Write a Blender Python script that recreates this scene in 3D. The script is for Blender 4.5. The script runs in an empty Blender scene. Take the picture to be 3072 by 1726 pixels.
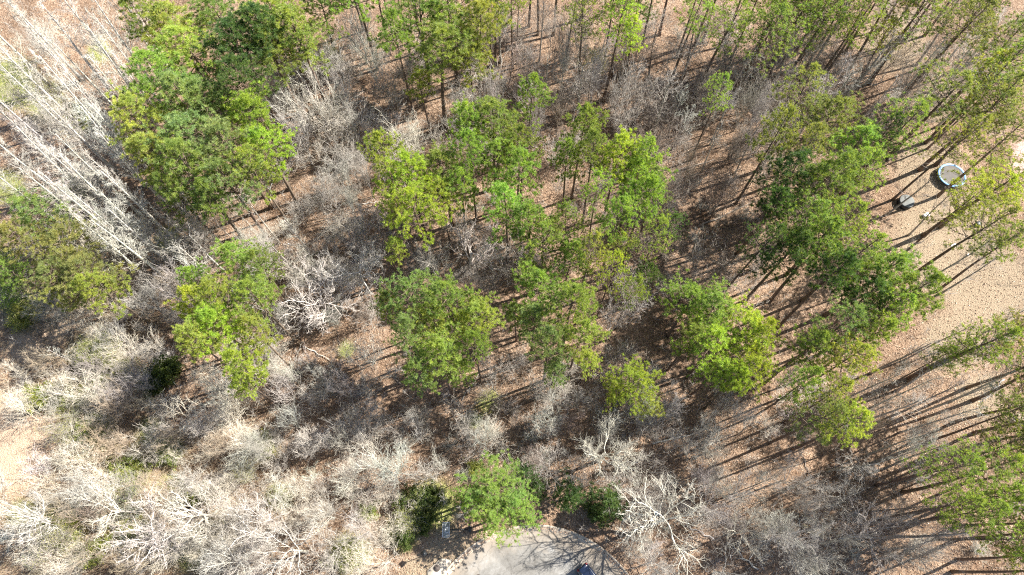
import bpy, math, random
import numpy as np
from mathutils import Vector

# ------------------------------------------------------------------ camera, sky, sun, exposure
scene = bpy.context.scene
col = scene.collection
CAM_H = 100.0
TILT = math.radians(22.8)
FPX = 2048.0                      # focal length in photograph pixels (24 mm on 36 mm over 3072 px)
cam_data = bpy.data.cameras.new('camera')
cam_data.lens = 24.0; cam_data.sensor_width = 36.0
cam_data.clip_start = 1.0; cam_data.clip_end = 5000.0
cam = bpy.data.objects.new('camera', cam_data); col.objects.link(cam)
cam.location = (0, 0, CAM_H); cam.rotation_euler = (TILT, 0, 0)
scene.camera = cam

SUN_EL = math.radians(43.0)
SUN_AZ = Vector((0.935, 0.355))   # where the sun stands, seen from the ground
world = bpy.data.worlds.new('World'); scene.world = world; world.use_nodes = True
wn = world.node_tree
sky = wn.nodes.new('ShaderNodeTexSky'); sky.sky_type = 'NISHITA'; sky.sun_disc = False
sky.sun_elevation = SUN_EL; sky.sun_rotation = math.atan2(SUN_AZ.x, SUN_AZ.y)
wn.links.new(sky.outputs[0], wn.nodes['Background'].inputs[0])
wn.nodes['Background'].inputs[1].default_value = 0.065
sun_data = bpy.data.lights.new('sun', 'SUN'); sun_data.energy = 5.0
sun_data.angle = math.radians(0.5); sun_data.color = (1.0, 0.955, 0.87)
sun = bpy.data.objects.new('sun', sun_data); col.objects.link(sun)
sun_dir = Vector((-SUN_AZ.x * math.cos(SUN_EL), -SUN_AZ.y * math.cos(SUN_EL), -math.sin(SUN_EL)))
sun.rotation_euler = sun_dir.to_track_quat('-Z', 'Y').to_euler()
sun.location = (150, 60, 150)
vs = scene.view_settings
vs.view_transform = 'Standard'; vs.look = 'None'; vs.gamma = 1.0; vs.use_curve_mapping = False
vs.exposure = 1.7
scene.cycles.use_denoising = False          # fine twigs stay crisp
scene.cycles.filter_width = 1.15
scene.cycles.max_bounces = 6; scene.cycles.diffuse_bounces = 3; scene.cycles.transmission_bounces = 3

# ------------------------------------------------------------------ helpers
rnd = random.Random(7)
npr = np.random.default_rng(11)
D = 3072.0 / 2575.0               # my measuring grid (2575 wide) to photograph pixels

def at(px, py, z=0.0):
    """point of the place at height z that lies on the line of sight of measuring-grid point (px, py)"""
    dx = (px * D - 1536.0) / FPX; dy = -(py * D - 863.0) / FPX
    wy = dy * math.cos(TILT) + math.sin(TILT); wz = dy * math.sin(TILT) - math.cos(TILT)
    k = (z - CAM_H) / wz
    return Vector((dx * k, wy * k, z))

def project(x, y, z):
    """vectorised inverse of at(): measuring-grid coordinates of points of the place"""
    zz = z - CAM_H
    cy = y * math.cos(TILT) + zz * math.sin(TILT)
    cz = -y * math.sin(TILT) + zz * math.cos(TILT)
    return (1536.0 + FPX * x / -cz) / D, (863.0 - FPX * cy / -cz) / D

ROAD_C = (3.2, -9.2); ROAD_R = 14.8
def smooth(a, b, v):
    t = np.clip((np.asarray(v) - a) / (b - a), 0, 1); return t * t * (3 - 2 * t)
def gz(x, y):
    x = np.asarray(x, float); y = np.asarray(y, float)
    h = 0.45 * np.sin(x * .061 + 1.3) * np.sin(y * .073 + .4) + .22 * np.sin(x * .17 + y * .11) + .12 * np.sin(x * .31 - y * .27 + 2.0)
    h = h + .05 * np.sin(x * .9 + y * .3) * np.sin(y * .8 - x * .2)
    d = np.hypot(x - ROAD_C[0], y - ROAD_C[1])
    inl = (np.abs(x - ROAD_C[0]) < 8) & (y < ROAD_C[1])
    f = smooth(ROAD_R + 4.0, ROAD_R + 20, np.where(inl, 0, d))
    return h * f
def g1(x, y): return float(gz(x, y))

def mesh_np(name, verts, faces, mat=None, smooth_shade=False):
    """verts (n,3); faces a list of (m,k) index arrays"""
    me = bpy.data.meshes.new(name)
    verts = np.asarray(verts, np.float32)
    me.vertices.add(len(verts)); me.vertices.foreach_set('co', verts.ravel())
    faces = [np.asarray(f, np.int32) for f in faces if len(f)]
    tot = sum(f.size for f in faces); npoly = sum(len(f) for f in faces)
    me.loops.add(tot); me.polygons.add(npoly)
    me.loops.foreach_set('vertex_index', np.concatenate([f.ravel() for f in faces]))
    sizes = np.concatenate([np.full(len(f), f.shape[1], np.int32) for f in faces])
    starts = np.concatenate([[0], np.cumsum(sizes)[:-1]]).astype(np.int32)
    me.polygons.foreach_set('loop_start', starts)
    if smooth_shade: me.polygons.foreach_set('use_smooth', np.ones(npoly, bool))
    if mat: me.materials.append(mat)
    me.update(calc_edges=True)
    return me

class MB:
    """mesh collector"""
    def __init__(s): s.v = []; s.f = {}; s.n = 0
    def add(s, verts, faces):
        verts = np.asarray(verts, float); s.v.append(verts)
        for f in faces: s.f.setdefault(len(f), []).append([i + s.n for i in f])
        s.n += len(verts); return s
    def add_np(s, verts, arr):
        s.v.append(np.asarray(verts, float))
        s.f.setdefault(arr.shape[1], []).extend((arr + s.n).tolist()); s.n += len(verts); return s
    def box(s, c, size, rz=0.0, bev=0.0):
        hx, hy, hz = size[0] / 2, size[1] / 2, size[2] / 2
        if bev > 0:
            pts = []
            for zz, k in ((-hz, bev), (-hz + bev, 0), (hz - bev, 0), (hz, bev)):
                for sx, sy in ((-1, -1), (1, -1), (1, 1), (-1, 1)):
                    pts.append((sx * (hx - k), sy * (hy - k), zz))
            fs = [(3, 2, 1, 0), (12, 13, 14, 15)]
            for r in range(3):
                for i in range(4):
                    j = (i + 1) % 4; fs.append((r * 4 + i, r * 4 + j, r * 4 + 4 + j, r * 4 + 4 + i))
        else:
            pts = [(sx * hx, sy * hy, sz * hz) for sz in (-1, 1) for sx, sy in ((-1, -1), (1, -1), (1, 1), (-1, 1))]
            fs = [(3, 2, 1, 0), (4, 5, 6, 7), (0, 1, 5, 4), (1, 2, 6, 5), (2, 3, 7, 6), (3, 0, 4, 7)]
        a = np.array(pts); ca, sa = math.cos(rz), math.sin(rz)
        r = np.stack([a[:, 0] * ca - a[:, 1] * sa + c[0], a[:, 0] * sa + a[:, 1] * ca + c[1], a[:, 2] + c[2]], 1)
        return s.add(r, fs)
    def tube(s, pts, radii, n=8, cap=True):
        pts = np.asarray(pts, float); m = len(pts); radii = np.broadcast_to(radii, (m,))
        t = np.gradient(pts, axis=0); t /= np.linalg.norm(t, axis=1)[:, None] + 1e-9
        ref = np.array([1.0, 0, 0]) if abs(t[0][2]) > .7 else np.array([0, 0, 1.0])
        u = np.cross(t, ref); u /= np.linalg.norm(u, axis=1)[:, None] + 1e-9; w = np.cross(t, u)
        a = np.linspace(0, 2 * math.pi, n, endpoint=False)
        ring = pts[:, None, :] + radii[:, None, None] * (np.cos(a)[None, :, None] * u[:, None, :] + np.sin(a)[None, :, None] * w[:, None, :])
        v = ring.reshape(-1, 3); i = np.arange(m - 1)[:, None] * n; j = np.arange(n)[None, :]; jn = (j + 1) % n
        q = np.stack([i + j, i + n + j, i + n + jn, i + jn], -1).reshape(-1, 4)
        base = s.n; s.add_np(v, q)
        if cap:
            s.f.setdefault(n, []).append([base + k for k in range(n)])
            s.f.setdefault(n, []).append([base + (m - 1) * n + k for k in reversed(range(n))])
        return s
    def lathe(s, prof, c, n=24):
        prof = np.array(prof, float); m = len(prof); a = np.linspace(0, 2 * math.pi, n, endpoint=False)
        v = np.stack([prof[:, None, 0] * np.cos(a) + c[0], prof[:, None, 0] * np.sin(a) + c[1], prof[:, None, 1] + 0 * a + c[2]], -1).reshape(-1, 3)
        i = np.arange(m - 1)[:, None] * n; j = np.arange(n)[None, :]; jn = (j + 1) % n
        q = np.stack([i + j, i + jn, i + n + jn, i + n + j], -1).reshape(-1, 4)
        base = s.n; s.add_np(v, q)
        s.f.setdefault(n, []).append([base + (m - 1) * n + k for k in range(n)])
        return s
    def mesh(s, name, mat, sm=False):
        return mesh_np(name, np.concatenate(s.v), [np.array(f) for f in s.f.values()], mat, sm)

def obj(name, mesh, parent=None, loc=None, color=None):
    o = bpy.data.objects.new(name, mesh); col.objects.link(o)
    if parent: o.parent = parent
    if loc is not None: o.location = loc
    if color is not None: o.color = (*color, 1.0)
    return o
def tag(o, label=None, cat=None, group=None, kind=None):
    if label: o['label'] = label
    if cat: o['category'] = cat
    if group: o['group'] = group
    if kind: o['kind'] = kind
    return o
def empty(name, loc, rz=0.0, scale=(1, 1, 1)):
    o = bpy.data.objects.new(name, None); col.objects.link(o)
    o.location = loc; o.rotation_euler = (0, 0, rz); o.scale = scale; o.empty_display_size = .5
    return o

# ------------------------------------------------------------------ materials
def new_mat(name):
    m = bpy.data.materials.new(name); m.use_nodes = True
    nt = m.node_tree; return m, nt, nt.nodes['Principled BSDF'], nt.nodes['Material Output']
def N(nt, t, **kw):
    n = nt.nodes.new(t)
    for k, v in kw.items(): setattr(n, k, v)
    return n
def noise(nt, scale, detail=4.0, rough=.6, vec=None):
    n = N(nt, 'ShaderNodeTexNoise'); n.inputs['Scale'].default_value = scale
    n.inputs['Detail'].default_value = detail; n.inputs['Roughness'].default_value = rough
    if vec is not None: nt.links.new(vec, n.inputs['Vector'])
    return n
def ramp(nt, fac, stops):
    r = N(nt, 'ShaderNodeValToRGB'); e = r.color_ramp.elements
    while len(e) < len(stops): e.new(.5)
    for k, (p, c) in enumerate(stops): e[k].position = p; e[k].color = (*c, 1)
    nt.links.new(fac, r.inputs['Fac']); return r
def mix(nt, fac, a, b, mode='MIX'):
    m = N(nt, 'ShaderNodeMix', data_type='RGBA', blend_type=mode)
    for sock, val in ((m.inputs[0], fac), (m.inputs[6], a), (m.inputs[7], b)):
        if isinstance(val, bpy.types.NodeSocket): nt.links.new(val, sock)
        elif isinstance(val, (int, float)): sock.default_value = val
        else: sock.default_value = (*val, 1)
    return m.outputs[2]
def bump(nt, height, strength, dist, bsdf):
    b = N(nt, 'ShaderNodeBump'); b.inputs['Strength'].default_value = strength; b.inputs['Distance'].default_value = dist
    nt.links.new(height, b.inputs['Height']); nt.links.new(b.outputs[0], bsdf.inputs['Normal'])
def plain(name, c, rough=.6, metal=0.0, var=.15, scale=6.0):
    m, nt, b, o = new_mat(name)
    tc = N(nt, 'ShaderNodeTexCoord'); n = noise(nt, scale, 4, .6, tc.outputs['Object'])
    lo = tuple(x * (1 - var) for x in c); hi = tuple(min(1, x * (1 + var)) for x in c)
    r = ramp(nt, n.outputs['Fac'], [(.3, lo), (.7, hi)])
    nt.links.new(r.outputs[0], b.inputs['Base Color'])
    b.inputs['Roughness'].default_value = rough; b.inputs['Metallic'].default_value = metal
    return m

def ground_material():
    m, nt, b, o = new_mat('leaf_litter_ground')
    geo = N(nt, 'ShaderNodeNewGeometry'); pos = geo.outputs['Position']
    n1 = noise(nt, .10, 5, .65, pos); n2 = noise(nt, 1.1, 6, .7, pos); n3 = noise(nt, 7.0, 3, .7, pos)
    vor = N(nt, 'ShaderNodeTexVoronoi'); vor.inputs['Scale'].default_value = 5.5; nt.links.new(pos, vor.inputs['Vector'])
    leaf = ramp(nt, vor.outputs['Color'], [(.15, (.095, .062, .043)), (.4, (.205, .138, .095)), (.62, (.295, .207, .146)), (.9, (.42, .325, .245))])
    base = ramp(nt, n2.outputs['Fac'], [(.3, (.105, .068, .049)), (.5, (.21, .142, .099)), (.7, (.315, .226, .163))])
    litter = mix(nt, .55, base.outputs[0], leaf.outputs[0])
    big = ramp(nt, n1.outputs['Fac'], [(.33, (.62, .56, .50)), (.5, (.95, .93, .90)), (.66, (1.14, 1.10, 1.05))])
    litter = mix(nt, 1.0, litter, big.outputs[0], 'MULTIPLY')
    aG = N(nt, 'ShaderNodeAttribute', attribute_name='grass'); aP = N(nt, 'ShaderNodeAttribute', attribute_name='pale')
    aL = N(nt, 'ShaderNodeAttribute', attribute_name='lawn'); aR = N(nt, 'ShaderNodeAttribute', attribute_name='clay')
    def mask(a, amt=.9):
        mm = N(nt, 'ShaderNodeMath', operation='MULTIPLY_ADD'); nt.links.new(n2.outputs['Fac'], mm.inputs[0]); mm.inputs[1].default_value = 1.6
        mm.inputs[2].default_value = -.8
        ad = N(nt, 'ShaderNodeMath', operation='ADD', use_clamp=True); nt.links.new(a.outputs['Fac'], ad.inputs[0]); nt.links.new(mm.outputs[0], ad.inputs[1])
        ml = N(nt, 'ShaderNodeMath', operation='MULTIPLY', use_clamp=True); nt.links.new(a.outputs['Fac'], ml.inputs[0])
        nt.links.new(ad.outputs[0], ml.inputs[1])
        m2 = N(nt, 'ShaderNodeMath', operation='MULTIPLY', use_clamp=True); nt.links.new(ml.outputs[0], m2.inputs[0]); m2.inputs[1].default_value = 1.5
        return m2.outputs[0]
    gcol = ramp(nt, n3.outputs['Fac'], [(.3, (.10, .12, .03)), (.55, (.24, .25, .085)), (.75, (.36, .33, .15))])
    pcol = ramp(nt, n3.outputs['Fac'], [(.3, (.26, .18, .12)), (.5, (.38, .28, .20)), (.75, (.46, .36, .27))])
    lcol = ramp(nt, n3.outputs['Fac'], [(.3, (.155, .118, .080)), (.5, (.25, .194, .134)), (.75, (.335, .266, .19))])
    rcol = ramp(nt, n3.outputs['Fac'], [(.3, (.34, .19, .15)), (.6, (.48, .37, .32)), (.8, (.52, .44, .39))])
    c = mix(nt, mask(aL), litter, lcol.outputs[0]); c = mix(nt, mask(aP), c, pcol.outputs[0])
    c = mix(nt, mask(aR), c, rcol.outputs[0]); c = mix(nt, mask(aG), c, gcol.outputs[0])
    nt.links.new(c, b.inputs['Base Color']); b.inputs['Roughness'].default_value = .95
    b.inputs['Specular IOR Level'].default_value = .1
    hm = N(nt, 'ShaderNodeMath', operation='ADD'); nt.links.new(n3.outputs['Fac'], hm.inputs[0]); nt.links.new(vor.outputs['Distance'], hm.inputs[1])
    bump(nt, hm.outputs[0], .9, .10, b)
    return m

def bark_material(name='bark'):
    m, nt, b, o = new_mat(name)
    oi = N(nt, 'ShaderNodeObjectInfo'); geo = N(nt, 'ShaderNodeNewGeometry')
    n = noise(nt, 2.3, 5, .65, geo.outputs['Position']); f = noise(nt, 16.0, 3, .6, geo.outputs['Position'])
    v = ramp(nt, n.outputs['Fac'], [(.32, (.62, .6, .58)), (.5, (.95, .95, .95)), (.68, (1.12, 1.13, 1.08))])
    v2 = ramp(nt, f.outputs['Fac'], [(.3, (.75, .74, .72)), (.7, (1.08, 1.08, 1.08))])
    c = mix(nt, 1.0, oi.outputs['Color'], v.outputs[0], 'MULTIPLY'); c = mix(nt, 1.0, c, v2.outputs[0], 'MULTIPLY')
    nt.links.new(c, b.inputs['Base Color']); b.inputs['Roughness'].default_value = .85
    b.inputs['Specular IOR Level'].default_value = .2
    bump(nt, f.outputs['Fac'], .5, .03, b)
    return m

def leaf_material(name, transl=.35, hv=.10):
    m, nt, b, out = new_mat(name)
    oi = N(nt, 'ShaderNodeObjectInfo'); geo = N(nt, 'ShaderNodeNewGeometry')
    n = noise(nt, .9, 4, .6, geo.outputs['Position'])
    v = ramp(nt, n.outputs['Fac'], [(.3, (.70, .78, .80)), (.5, (1.0, 1.0, 1.0)), (.7, (1.17, 1.14, .98))])
    r = ramp(nt, geo.outputs['Random Per Island'], [(0, (.66, .74, .72)), (.5, (1, 1, 1)), (1.0, (1.4, 1.24, 1.05))])
    n0 = noise(nt, .28, 3, .6, geo.outputs['Position']); v0 = ramp(nt, n0.outputs['Fac'], [(.36, (.88, .95, 1.06)), (.5, (1, 1, 1)), (.64, (1.09, 1.05, .93))])
    c = mix(nt, 1.0, oi.outputs['Color'], v.outputs[0], 'MULTIPLY'); c = mix(nt, 1.0, c, r.outputs[0], 'MULTIPLY'); c = mix(nt, 1.0, c, v0.outputs[0], 'MULTIPLY')
    nt.links.new(c, b.inputs['Base Color']); b.inputs['Roughness'].default_value = .5
    b.inputs['Specular IOR Level'].default_value = .35
    t = N(nt, 'ShaderNodeBsdfTranslucent'); tcol = mix(nt, 1.0, c, (1.25, 1.2, .55), 'MULTIPLY'); nt.links.new(tcol, t.inputs[0])
    mx = N(nt, 'ShaderNodeMixShader'); mx.inputs[0].default_value = transl
    nt.links.new(b.outputs[0], mx.inputs[1]); nt.links.new(t.outputs[0], mx.inputs[2]); nt.links.new(mx.outputs[0], out.inputs[0])
    return m

def scatter_material(name, stops, rough=.8):
    m, nt, b, o = new_mat(name)
    geo = N(nt, 'ShaderNodeNewGeometry')
    r = ramp(nt, geo.outputs['Random Per Island'], stops)
    nt.links.new(r.outputs[0], b.inputs['Base Color']); b.inputs['Roughness'].default_value = rough
    b.inputs['Specular IOR Level'].default_value = .2
    return m

def asphalt_material():
    m, nt, b, o = new_mat('worn_asphalt')
    geo = N(nt, 'ShaderNodeNewGeometry'); p = geo.outputs['Position']
    n1 = noise(nt, .22, 5, .65, p); n2 = noise(nt, 2.5, 5, .7, p); n3 = noise(nt, 22, 2, .6, p)
    a = ramp(nt, n1.outputs['Fac'], [(.36, (.125, .118, .108)), (.52, (.19, .182, .17)), (.66, (.275, .27, .26))])
    c = ramp(nt, n2.outputs['Fac'], [(.3, (.82, .8, .77)), (.7, (1.1, 1.1, 1.1))]); e = ramp(nt, n3.outputs['Fac'], [(.3, (.82, .82, .82)), (.7, (1.14, 1.14, 1.14))])
    k = mix(nt, 1.0, a.outputs[0], c.outputs[0], 'MULTIPLY'); k = mix(nt, 1.0, k, e.outputs[0], 'MULTIPLY')
    # leaf dust along the rim, and fine cracks
    sub = N(nt, 'ShaderNodeVectorMath', operation='DISTANCE'); nt.links.new(p, sub.inputs[0]); sub.inputs[1].default_value = (3.2, -9.2, 0.02)
    nd = noise(nt, .5, 5, .7, p); ad = N(nt, 'ShaderNodeMath', operation='MULTIPLY_ADD'); nt.links.new(nd.outputs['Fac'], ad.inputs[0]); ad.inputs[1].default_value = 5.0; nt.links.new(sub.outputs['Value'], ad.inputs[2])
    mr = N(nt, 'ShaderNodeMapRange'); nt.links.new(ad.outputs[0], mr.inputs[0]); mr.inputs[1].default_value = 14.6; mr.inputs[2].default_value = 18.2; mr.inputs[4].default_value = .75
    k = mix(nt, mr.outputs[0], k, (.29, .225, .16))
    vc = N(nt, 'ShaderNodeTexVoronoi', feature='DISTANCE_TO_EDGE'); vc.inputs['Scale'].default_value = .33; dis = noise(nt, 1.1, 4, .6, p)
    wv_ = N(nt, 'ShaderNodeVectorMath', operation='ADD'); nt.links.new(p, wv_.inputs[0]); sc_ = N(nt, 'ShaderNodeVectorMath', operation='SCALE'); nt.links.new(dis.outputs['Color'], sc_.inputs[0]); sc_.inputs['Scale'].default_value = 1.4
    nt.links.new(sc_.outputs[0], wv_.inputs[1]); nt.links.new(wv_.outputs[0], vc.inputs['Vector'])
    cr = N(nt, 'ShaderNodeMapRange'); nt.links.new(vc.outputs['Distance'], cr.inputs[0]); cr.inputs[1].default_value = .0; cr.inputs[2].default_value = .02; cr.inputs[3].default_value = .55; cr.inputs[4].default_value = 0
    k = mix(nt, cr.outputs[0], k, (.06, .055, .05))
    nt.links.new(k, b.inputs['Base Color']); b.inputs['Roughness'].default_value = .9
    bump(nt, n3.outputs['Fac'], .4, .015, b)
    return m

def concrete_material(name, c1, c2):
    m, nt, b, o = new_mat(name)
    geo = N(nt, 'ShaderNodeNewGeometry'); p = geo.outputs['Position']
    n1 = noise(nt, .9, 6, .7, p); n3 = noise(nt, 14, 3, .6, p)
    a = ramp(nt, n1.outputs['Fac'], [(.32, c1), (.66, c2)]); e = ramp(nt, n3.outputs['Fac'], [(.3, (.86, .85, .83)), (.7, (1.08, 1.08, 1.08))])
    k = mix(nt, 1.0, a.outputs[0], e.outputs[0], 'MULTIPLY'); nt.links.new(k, b.inputs['Base Color'])
    b.inputs['Roughness'].default_value = .9; bump(nt, n3.outputs['Fac'], .3, .01, b)
    return m

M_GROUND = ground_material(); M_BARK = bark_material('bare_bark'); M_PBARK = bark_material('pine_bark')
M_NEEDLE = leaf_material('pine_needles', .5); M_LEAF = leaf_material('young_leaves', .45)
M_LITTER = scatter_material('fallen_leaf', [(0, (.10, .058, .036)), (.3, (.20, .120, .078)), (.6, (.31, .205, .140)), (.85, (.42, .31, .225)), (1, (.54, .44, .34))])
M_BRUSH = scatter_material('dead_twigs', [(0, (.10, .07, .05)), (.5, (.23, .18, .14)), (1, (.42, .36, .31))])
M_GRASS = scatter_material('grass_blades', [(0, (.10, .14, .025)), (.5, (.24, .28, .07)), (.8, (.38, .38, .15)), (1, (.46, .40, .24))])
M_DRY = scatter_material('dry_stalks', [(0, (.30, .23, .13)), (.5, (.47, .38, .25)), (1, (.62, .54, .42))])

# ------------------------------------------------------------------ ground
GRASS = [(10, 680, 70), (30, 210, 90), (110, 250, 70), (190, 300, 60), (220, 1090, 90), (380, 1090, 55), (660, 1125, 55), (240, 900, 90), (880, 1390, 70), (1090, 1270, 85),
         (60, 780, 70), (150, 1330, 90), (420, 1130, 60), (150, 1000, 60), (1230, 1010, 40), (870, 880, 30), (320, 1180, 80), (60, 1300, 60), (1190, 1060, 30),
         (1010, 1340, 60), (430, 1230, 60), (330, 1330, 70), (160, 600, 60), (270, 700, 50), (20, 470, 60), (420, 600, 40), (560, 1330, 60), (1290, 1190, 30), (250, 130, 40), (300, 1290, 80), (480, 1380, 80), (700, 1250, 50)]
PALE = [(30, 1140, 130), (90, 1080, 60), (60, 880, 60), (10, 1010, 60), (570, 1050, 60), (140, 830, 50), (0, 1230, 80), (220, 860, 40), (420, 1330, 90), (250, 1240, 80)]
LAWN = [(1130, 1400, 95), (1050, 1430, 60), (2380, 600, 190), (2480, 720, 160), (2330, 420, 110), (1230, 1360, 45), (2400, 860, 110), (2350, 250, 80), (2470, 1000, 90), (2250, 100, 110)]
CLAY = [(2590, 400, 70), (2640, 300, 60), (2620, 480, 60)]
def blob(list_, u, v):
    r = np.zeros_like(u)
    for cx, cy, rr in list_: r = np.maximum(r, 1 - smooth(.35 * rr, 1.15 * rr, np.hypot(u - cx, v - cy)))
    return r
def axis(lo, hi, step):
    core = np.arange(lo, hi + .01, step); out = [core]; d = step; a = []; x = hi
    while x < 700: d *= 1.35; x += d; a.append(x)
    b = []; x = lo; d = step
    while x > -700: d *= 1.35; x -= d; b.append(x)
    return np.concatenate([np.array(b[::-1]), core, np.array(a)])
gx = axis(-112, 112, 1.0); gy = axis(-26, 118, 1.0)
X, Y = np.meshgrid(gx, gy); Z = gz(X, Y) - 0.02
nx, ny = len(gx), len(gy)
i = np.arange(ny - 1)[:, None] * nx; j = np.arange(nx - 1)[None, :]
q = np.stack([i + j, i + j + 1, i + nx + j + 1, i + nx + j], -1).reshape(-1, 4)
gm = mesh_np('ground', np.stack([X.ravel(), Y.ravel(), Z.ravel()], 1), [q], M_GROUND, True)
inner = (np.abs(X.ravel()) < 125) & (Y.ravel() < 135) & (Y.ravel() > -40)
U, V = project(X.ravel(), np.clip(Y.ravel(), -40, 200), Z.ravel())
for nm, lst in (('grass', GRASS), ('pale', PALE), ('lawn', LAWN), ('clay', CLAY)):
    a = gm.attributes.new(nm, 'FLOAT', 'POINT'); a.data.foreach_set('value', np.where(inner, blob(lst, U, V), 0).astype(np.float32))
tag(obj('ground', gm), kind='structure')

# ------------------------------------------------------------------ cul-de-sac with kerb and gutter
def ring_sheet(r0, r1, z0, z1, a0, a1, n=72):
    a = np.linspace(a0, a1, n); v = []
    for r, z in ((r0, z0), (r1, z1)): v.append(np.stack([ROAD_C[0] + r * np.cos(a), ROAD_C[1] + r * np.sin(a), np.full(n, z)], 1))
    k = np.arange(n - 1); return np.concatenate(v), np.stack([k, k + n, k + n + 1, k + 1], 1)
M_ASPH = asphalt_material(); M_CONC = concrete_material('pale_concrete', (.29, .25, .20), (.41, .365, .31)); M_GUT = concrete_material('gutter_concrete', (.27, .22, .17), (.47, .40, .32))
A0 = math.radians(-58); A1 = math.radians(238)      # open towards the street that leads away
mb = MB(); a = np.linspace(0, 2 * math.pi, 120, endpoint=False)
mb.add(np.stack([ROAD_C[0] + ROAD_R * np.cos(a), ROAD_C[1] + ROAD_R * np.sin(a), np.full(120, .02)], 1), [tuple(range(120))])
tag(obj('road', mb.mesh('road', M_ASPH)), kind='structure')
sw = ROAD_R * math.cos(A0)
mb = MB(); mb.add([(ROAD_C[0] - sw, -140, .012), (ROAD_C[0] + sw, -140, .012), (ROAD_C[0] + sw, -18, .012), (ROAD_C[0] - sw, -18, .012)], [(0, 1, 2, 3)])
tag(obj('street', mb.mesh('street', M_ASPH)), kind='structure')
gut = tag(empty('kerb', (0, 0, 0)), kind='structure')
NSEG = 26; step = (A1 - A0) / NSEG
for k in range(NSEG):                      # gutter and kerb are cast in lengths, with joints between them
    s0 = A0 + k * step + .0012; s1 = A0 + (k + 1) * step - .0012
    mb = MB(); R = ROAD_R
    prof = [(R - .02, .012), (R - .02, .026), (R + .48, .006), (R + .56, .12), (R + .60, .14), (R + .74, .14), (R + .78, .12), (R + .78, -.1)]
    aa = np.linspace(s0, s1, 6); v = []
    for rr, zz in prof: v.append(np.stack([ROAD_C[0] + rr * np.cos(aa), ROAD_C[1] + rr * np.sin(aa), np.full(6, zz)], 1))
    v = np.concatenate(v); qs = []
    for p_ in range(len(prof) - 1):
        for t_ in range(5): b0 = p_ * 6 + t_; qs.append((b0, b0 + 6, b0 + 7, b0 + 1))
    mb.add(v, qs); obj('kerb_length', mb.mesh('kerb_length', M_GUT), gut)
mb = MB()
for r0 in (-1, 1): mb.box((ROAD_C[0] + r0 * (sw + .25), -78, .0), (.5, 118, .24), 0, .03)
obj('straight_kerb', mb.mesh('straight_kerb', M_GUT), gut)

# ------------------------------------------------------------------ tree growing
UP = Vector((0, 0, 1))
def rvec(r):
    while True:
        v = Vector((r.uniform(-1, 1), r.uniform(-1, 1), r.uniform(-1, 1)))
        l = v.length
        if .05 < l < 1: return v / l
def tilt_dir(r, d, ang):
    p = d.cross(rvec(r))
    while p.length < .05: p = d.cross(rvec(r))
    p.normalize(); return (d * math.cos(ang) + p * math.sin(ang)).normalized()

SPEC = {   # per level: count of children, start along parent, angle range (deg), child length factor range, wander, upward pull
 'oak':    dict(trunk=(7.5, .36, .15), n=[7, 7, 6, 4], start=[.5, .22, .15, .1, .1], ang=[(38, 66), (30, 60), (30, 65), (30, 70), (25, 60)],
                lf=[(1.0, 1.35), (.42, .68), (.42, .62), (.40, .6), (.5, .8)], wan=[.05, .28, .34, .32, .2, .1], up=[.02, .05, .04, .03, .02, 0], rf=[.56, .50, .48, .5, .6], mn=[.10, .10, .050, .028, .017, .011]),
 'great':  dict(trunk=(6.0, .46, .24), n=[9, 8, 6, 4], start=[.4, .2, .15, .1, .1], ang=[(48, 82), (30, 62), (30, 65), (30, 70), (25, 60)],
                lf=[(1.0, 1.35), (.45, .75), (.42, .62), (.40, .6), (.5, .8)], wan=[.05, .36, .38, .34, .2, .1], up=[.02, .05, .04, .03, .02, 0], rf=[.5, .52, .5, .5, .6], mn=[.12, .13, .07, .034, .019, .012]),
 'vase':   dict(trunk=(4.0, .19, .07), n=[8, 7, 5, 4], start=[.45, .15, .12, .1, .1], ang=[(12, 36), (20, 44), (24, 50), (28, 58), (25, 60)],
                lf=[(1.7, 2.4), (.38, .62), (.40, .62), (.42, .65), (.5, .8)], wan=[.05, .12, .15, .17, .1, .1], up=[.05, .08, .08, .06, .05, 0], rf=[.58, .50, .48, .5, .6], mn=[.07, .065, .038, .023, .015, .010]),
 'poplar': dict(trunk=(23.0, .33, .06), n=[34, 5, 3, 2], start=[.34, .2, .12, .1], ang=[(35, 68), (28, 55), (28, 60), (25, 60)],
                lf=[(.09, .16), (.40, .65), (.45, .7), (.5, .85)], wan=[.018, .12, .18, .15, .1], up=[.02, .09, .08, .04, 0], rf=[.26, .5, .5, .6], mn=[.05, .040, .024, .016, .011]),
 'thin':   dict(trunk=(16.0, .22, .06), n=[12, 4, 4, 2], start=[.42, .2, .15, .1], ang=[(28, 58), (28, 58), (28, 60), (25, 60)],
                lf=[(.15, .30), (.4, .65), (.42, .65), (.5, .85)], wan=[.045, .20, .24, .2, .1], up=[.02, .08, .06, .03, 0], rf=[.36, .5, .5, .6], mn=[.05, .045, .026, .016, .011]),
 'sapling': dict(trunk=(7.0, .065, .015), n=[10, 4, 3], start=[.25, .15, .1], ang=[(25, 55), (25, 55), (25, 60)],
                lf=[(.25, .42), (.35, .6), (.4, .7)], wan=[.06, .18, .18, .1], up=[.02, .06, .04, 0], rf=[.45, .55, .6], mn=[.02, .024, .015, .010]),
}
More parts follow.
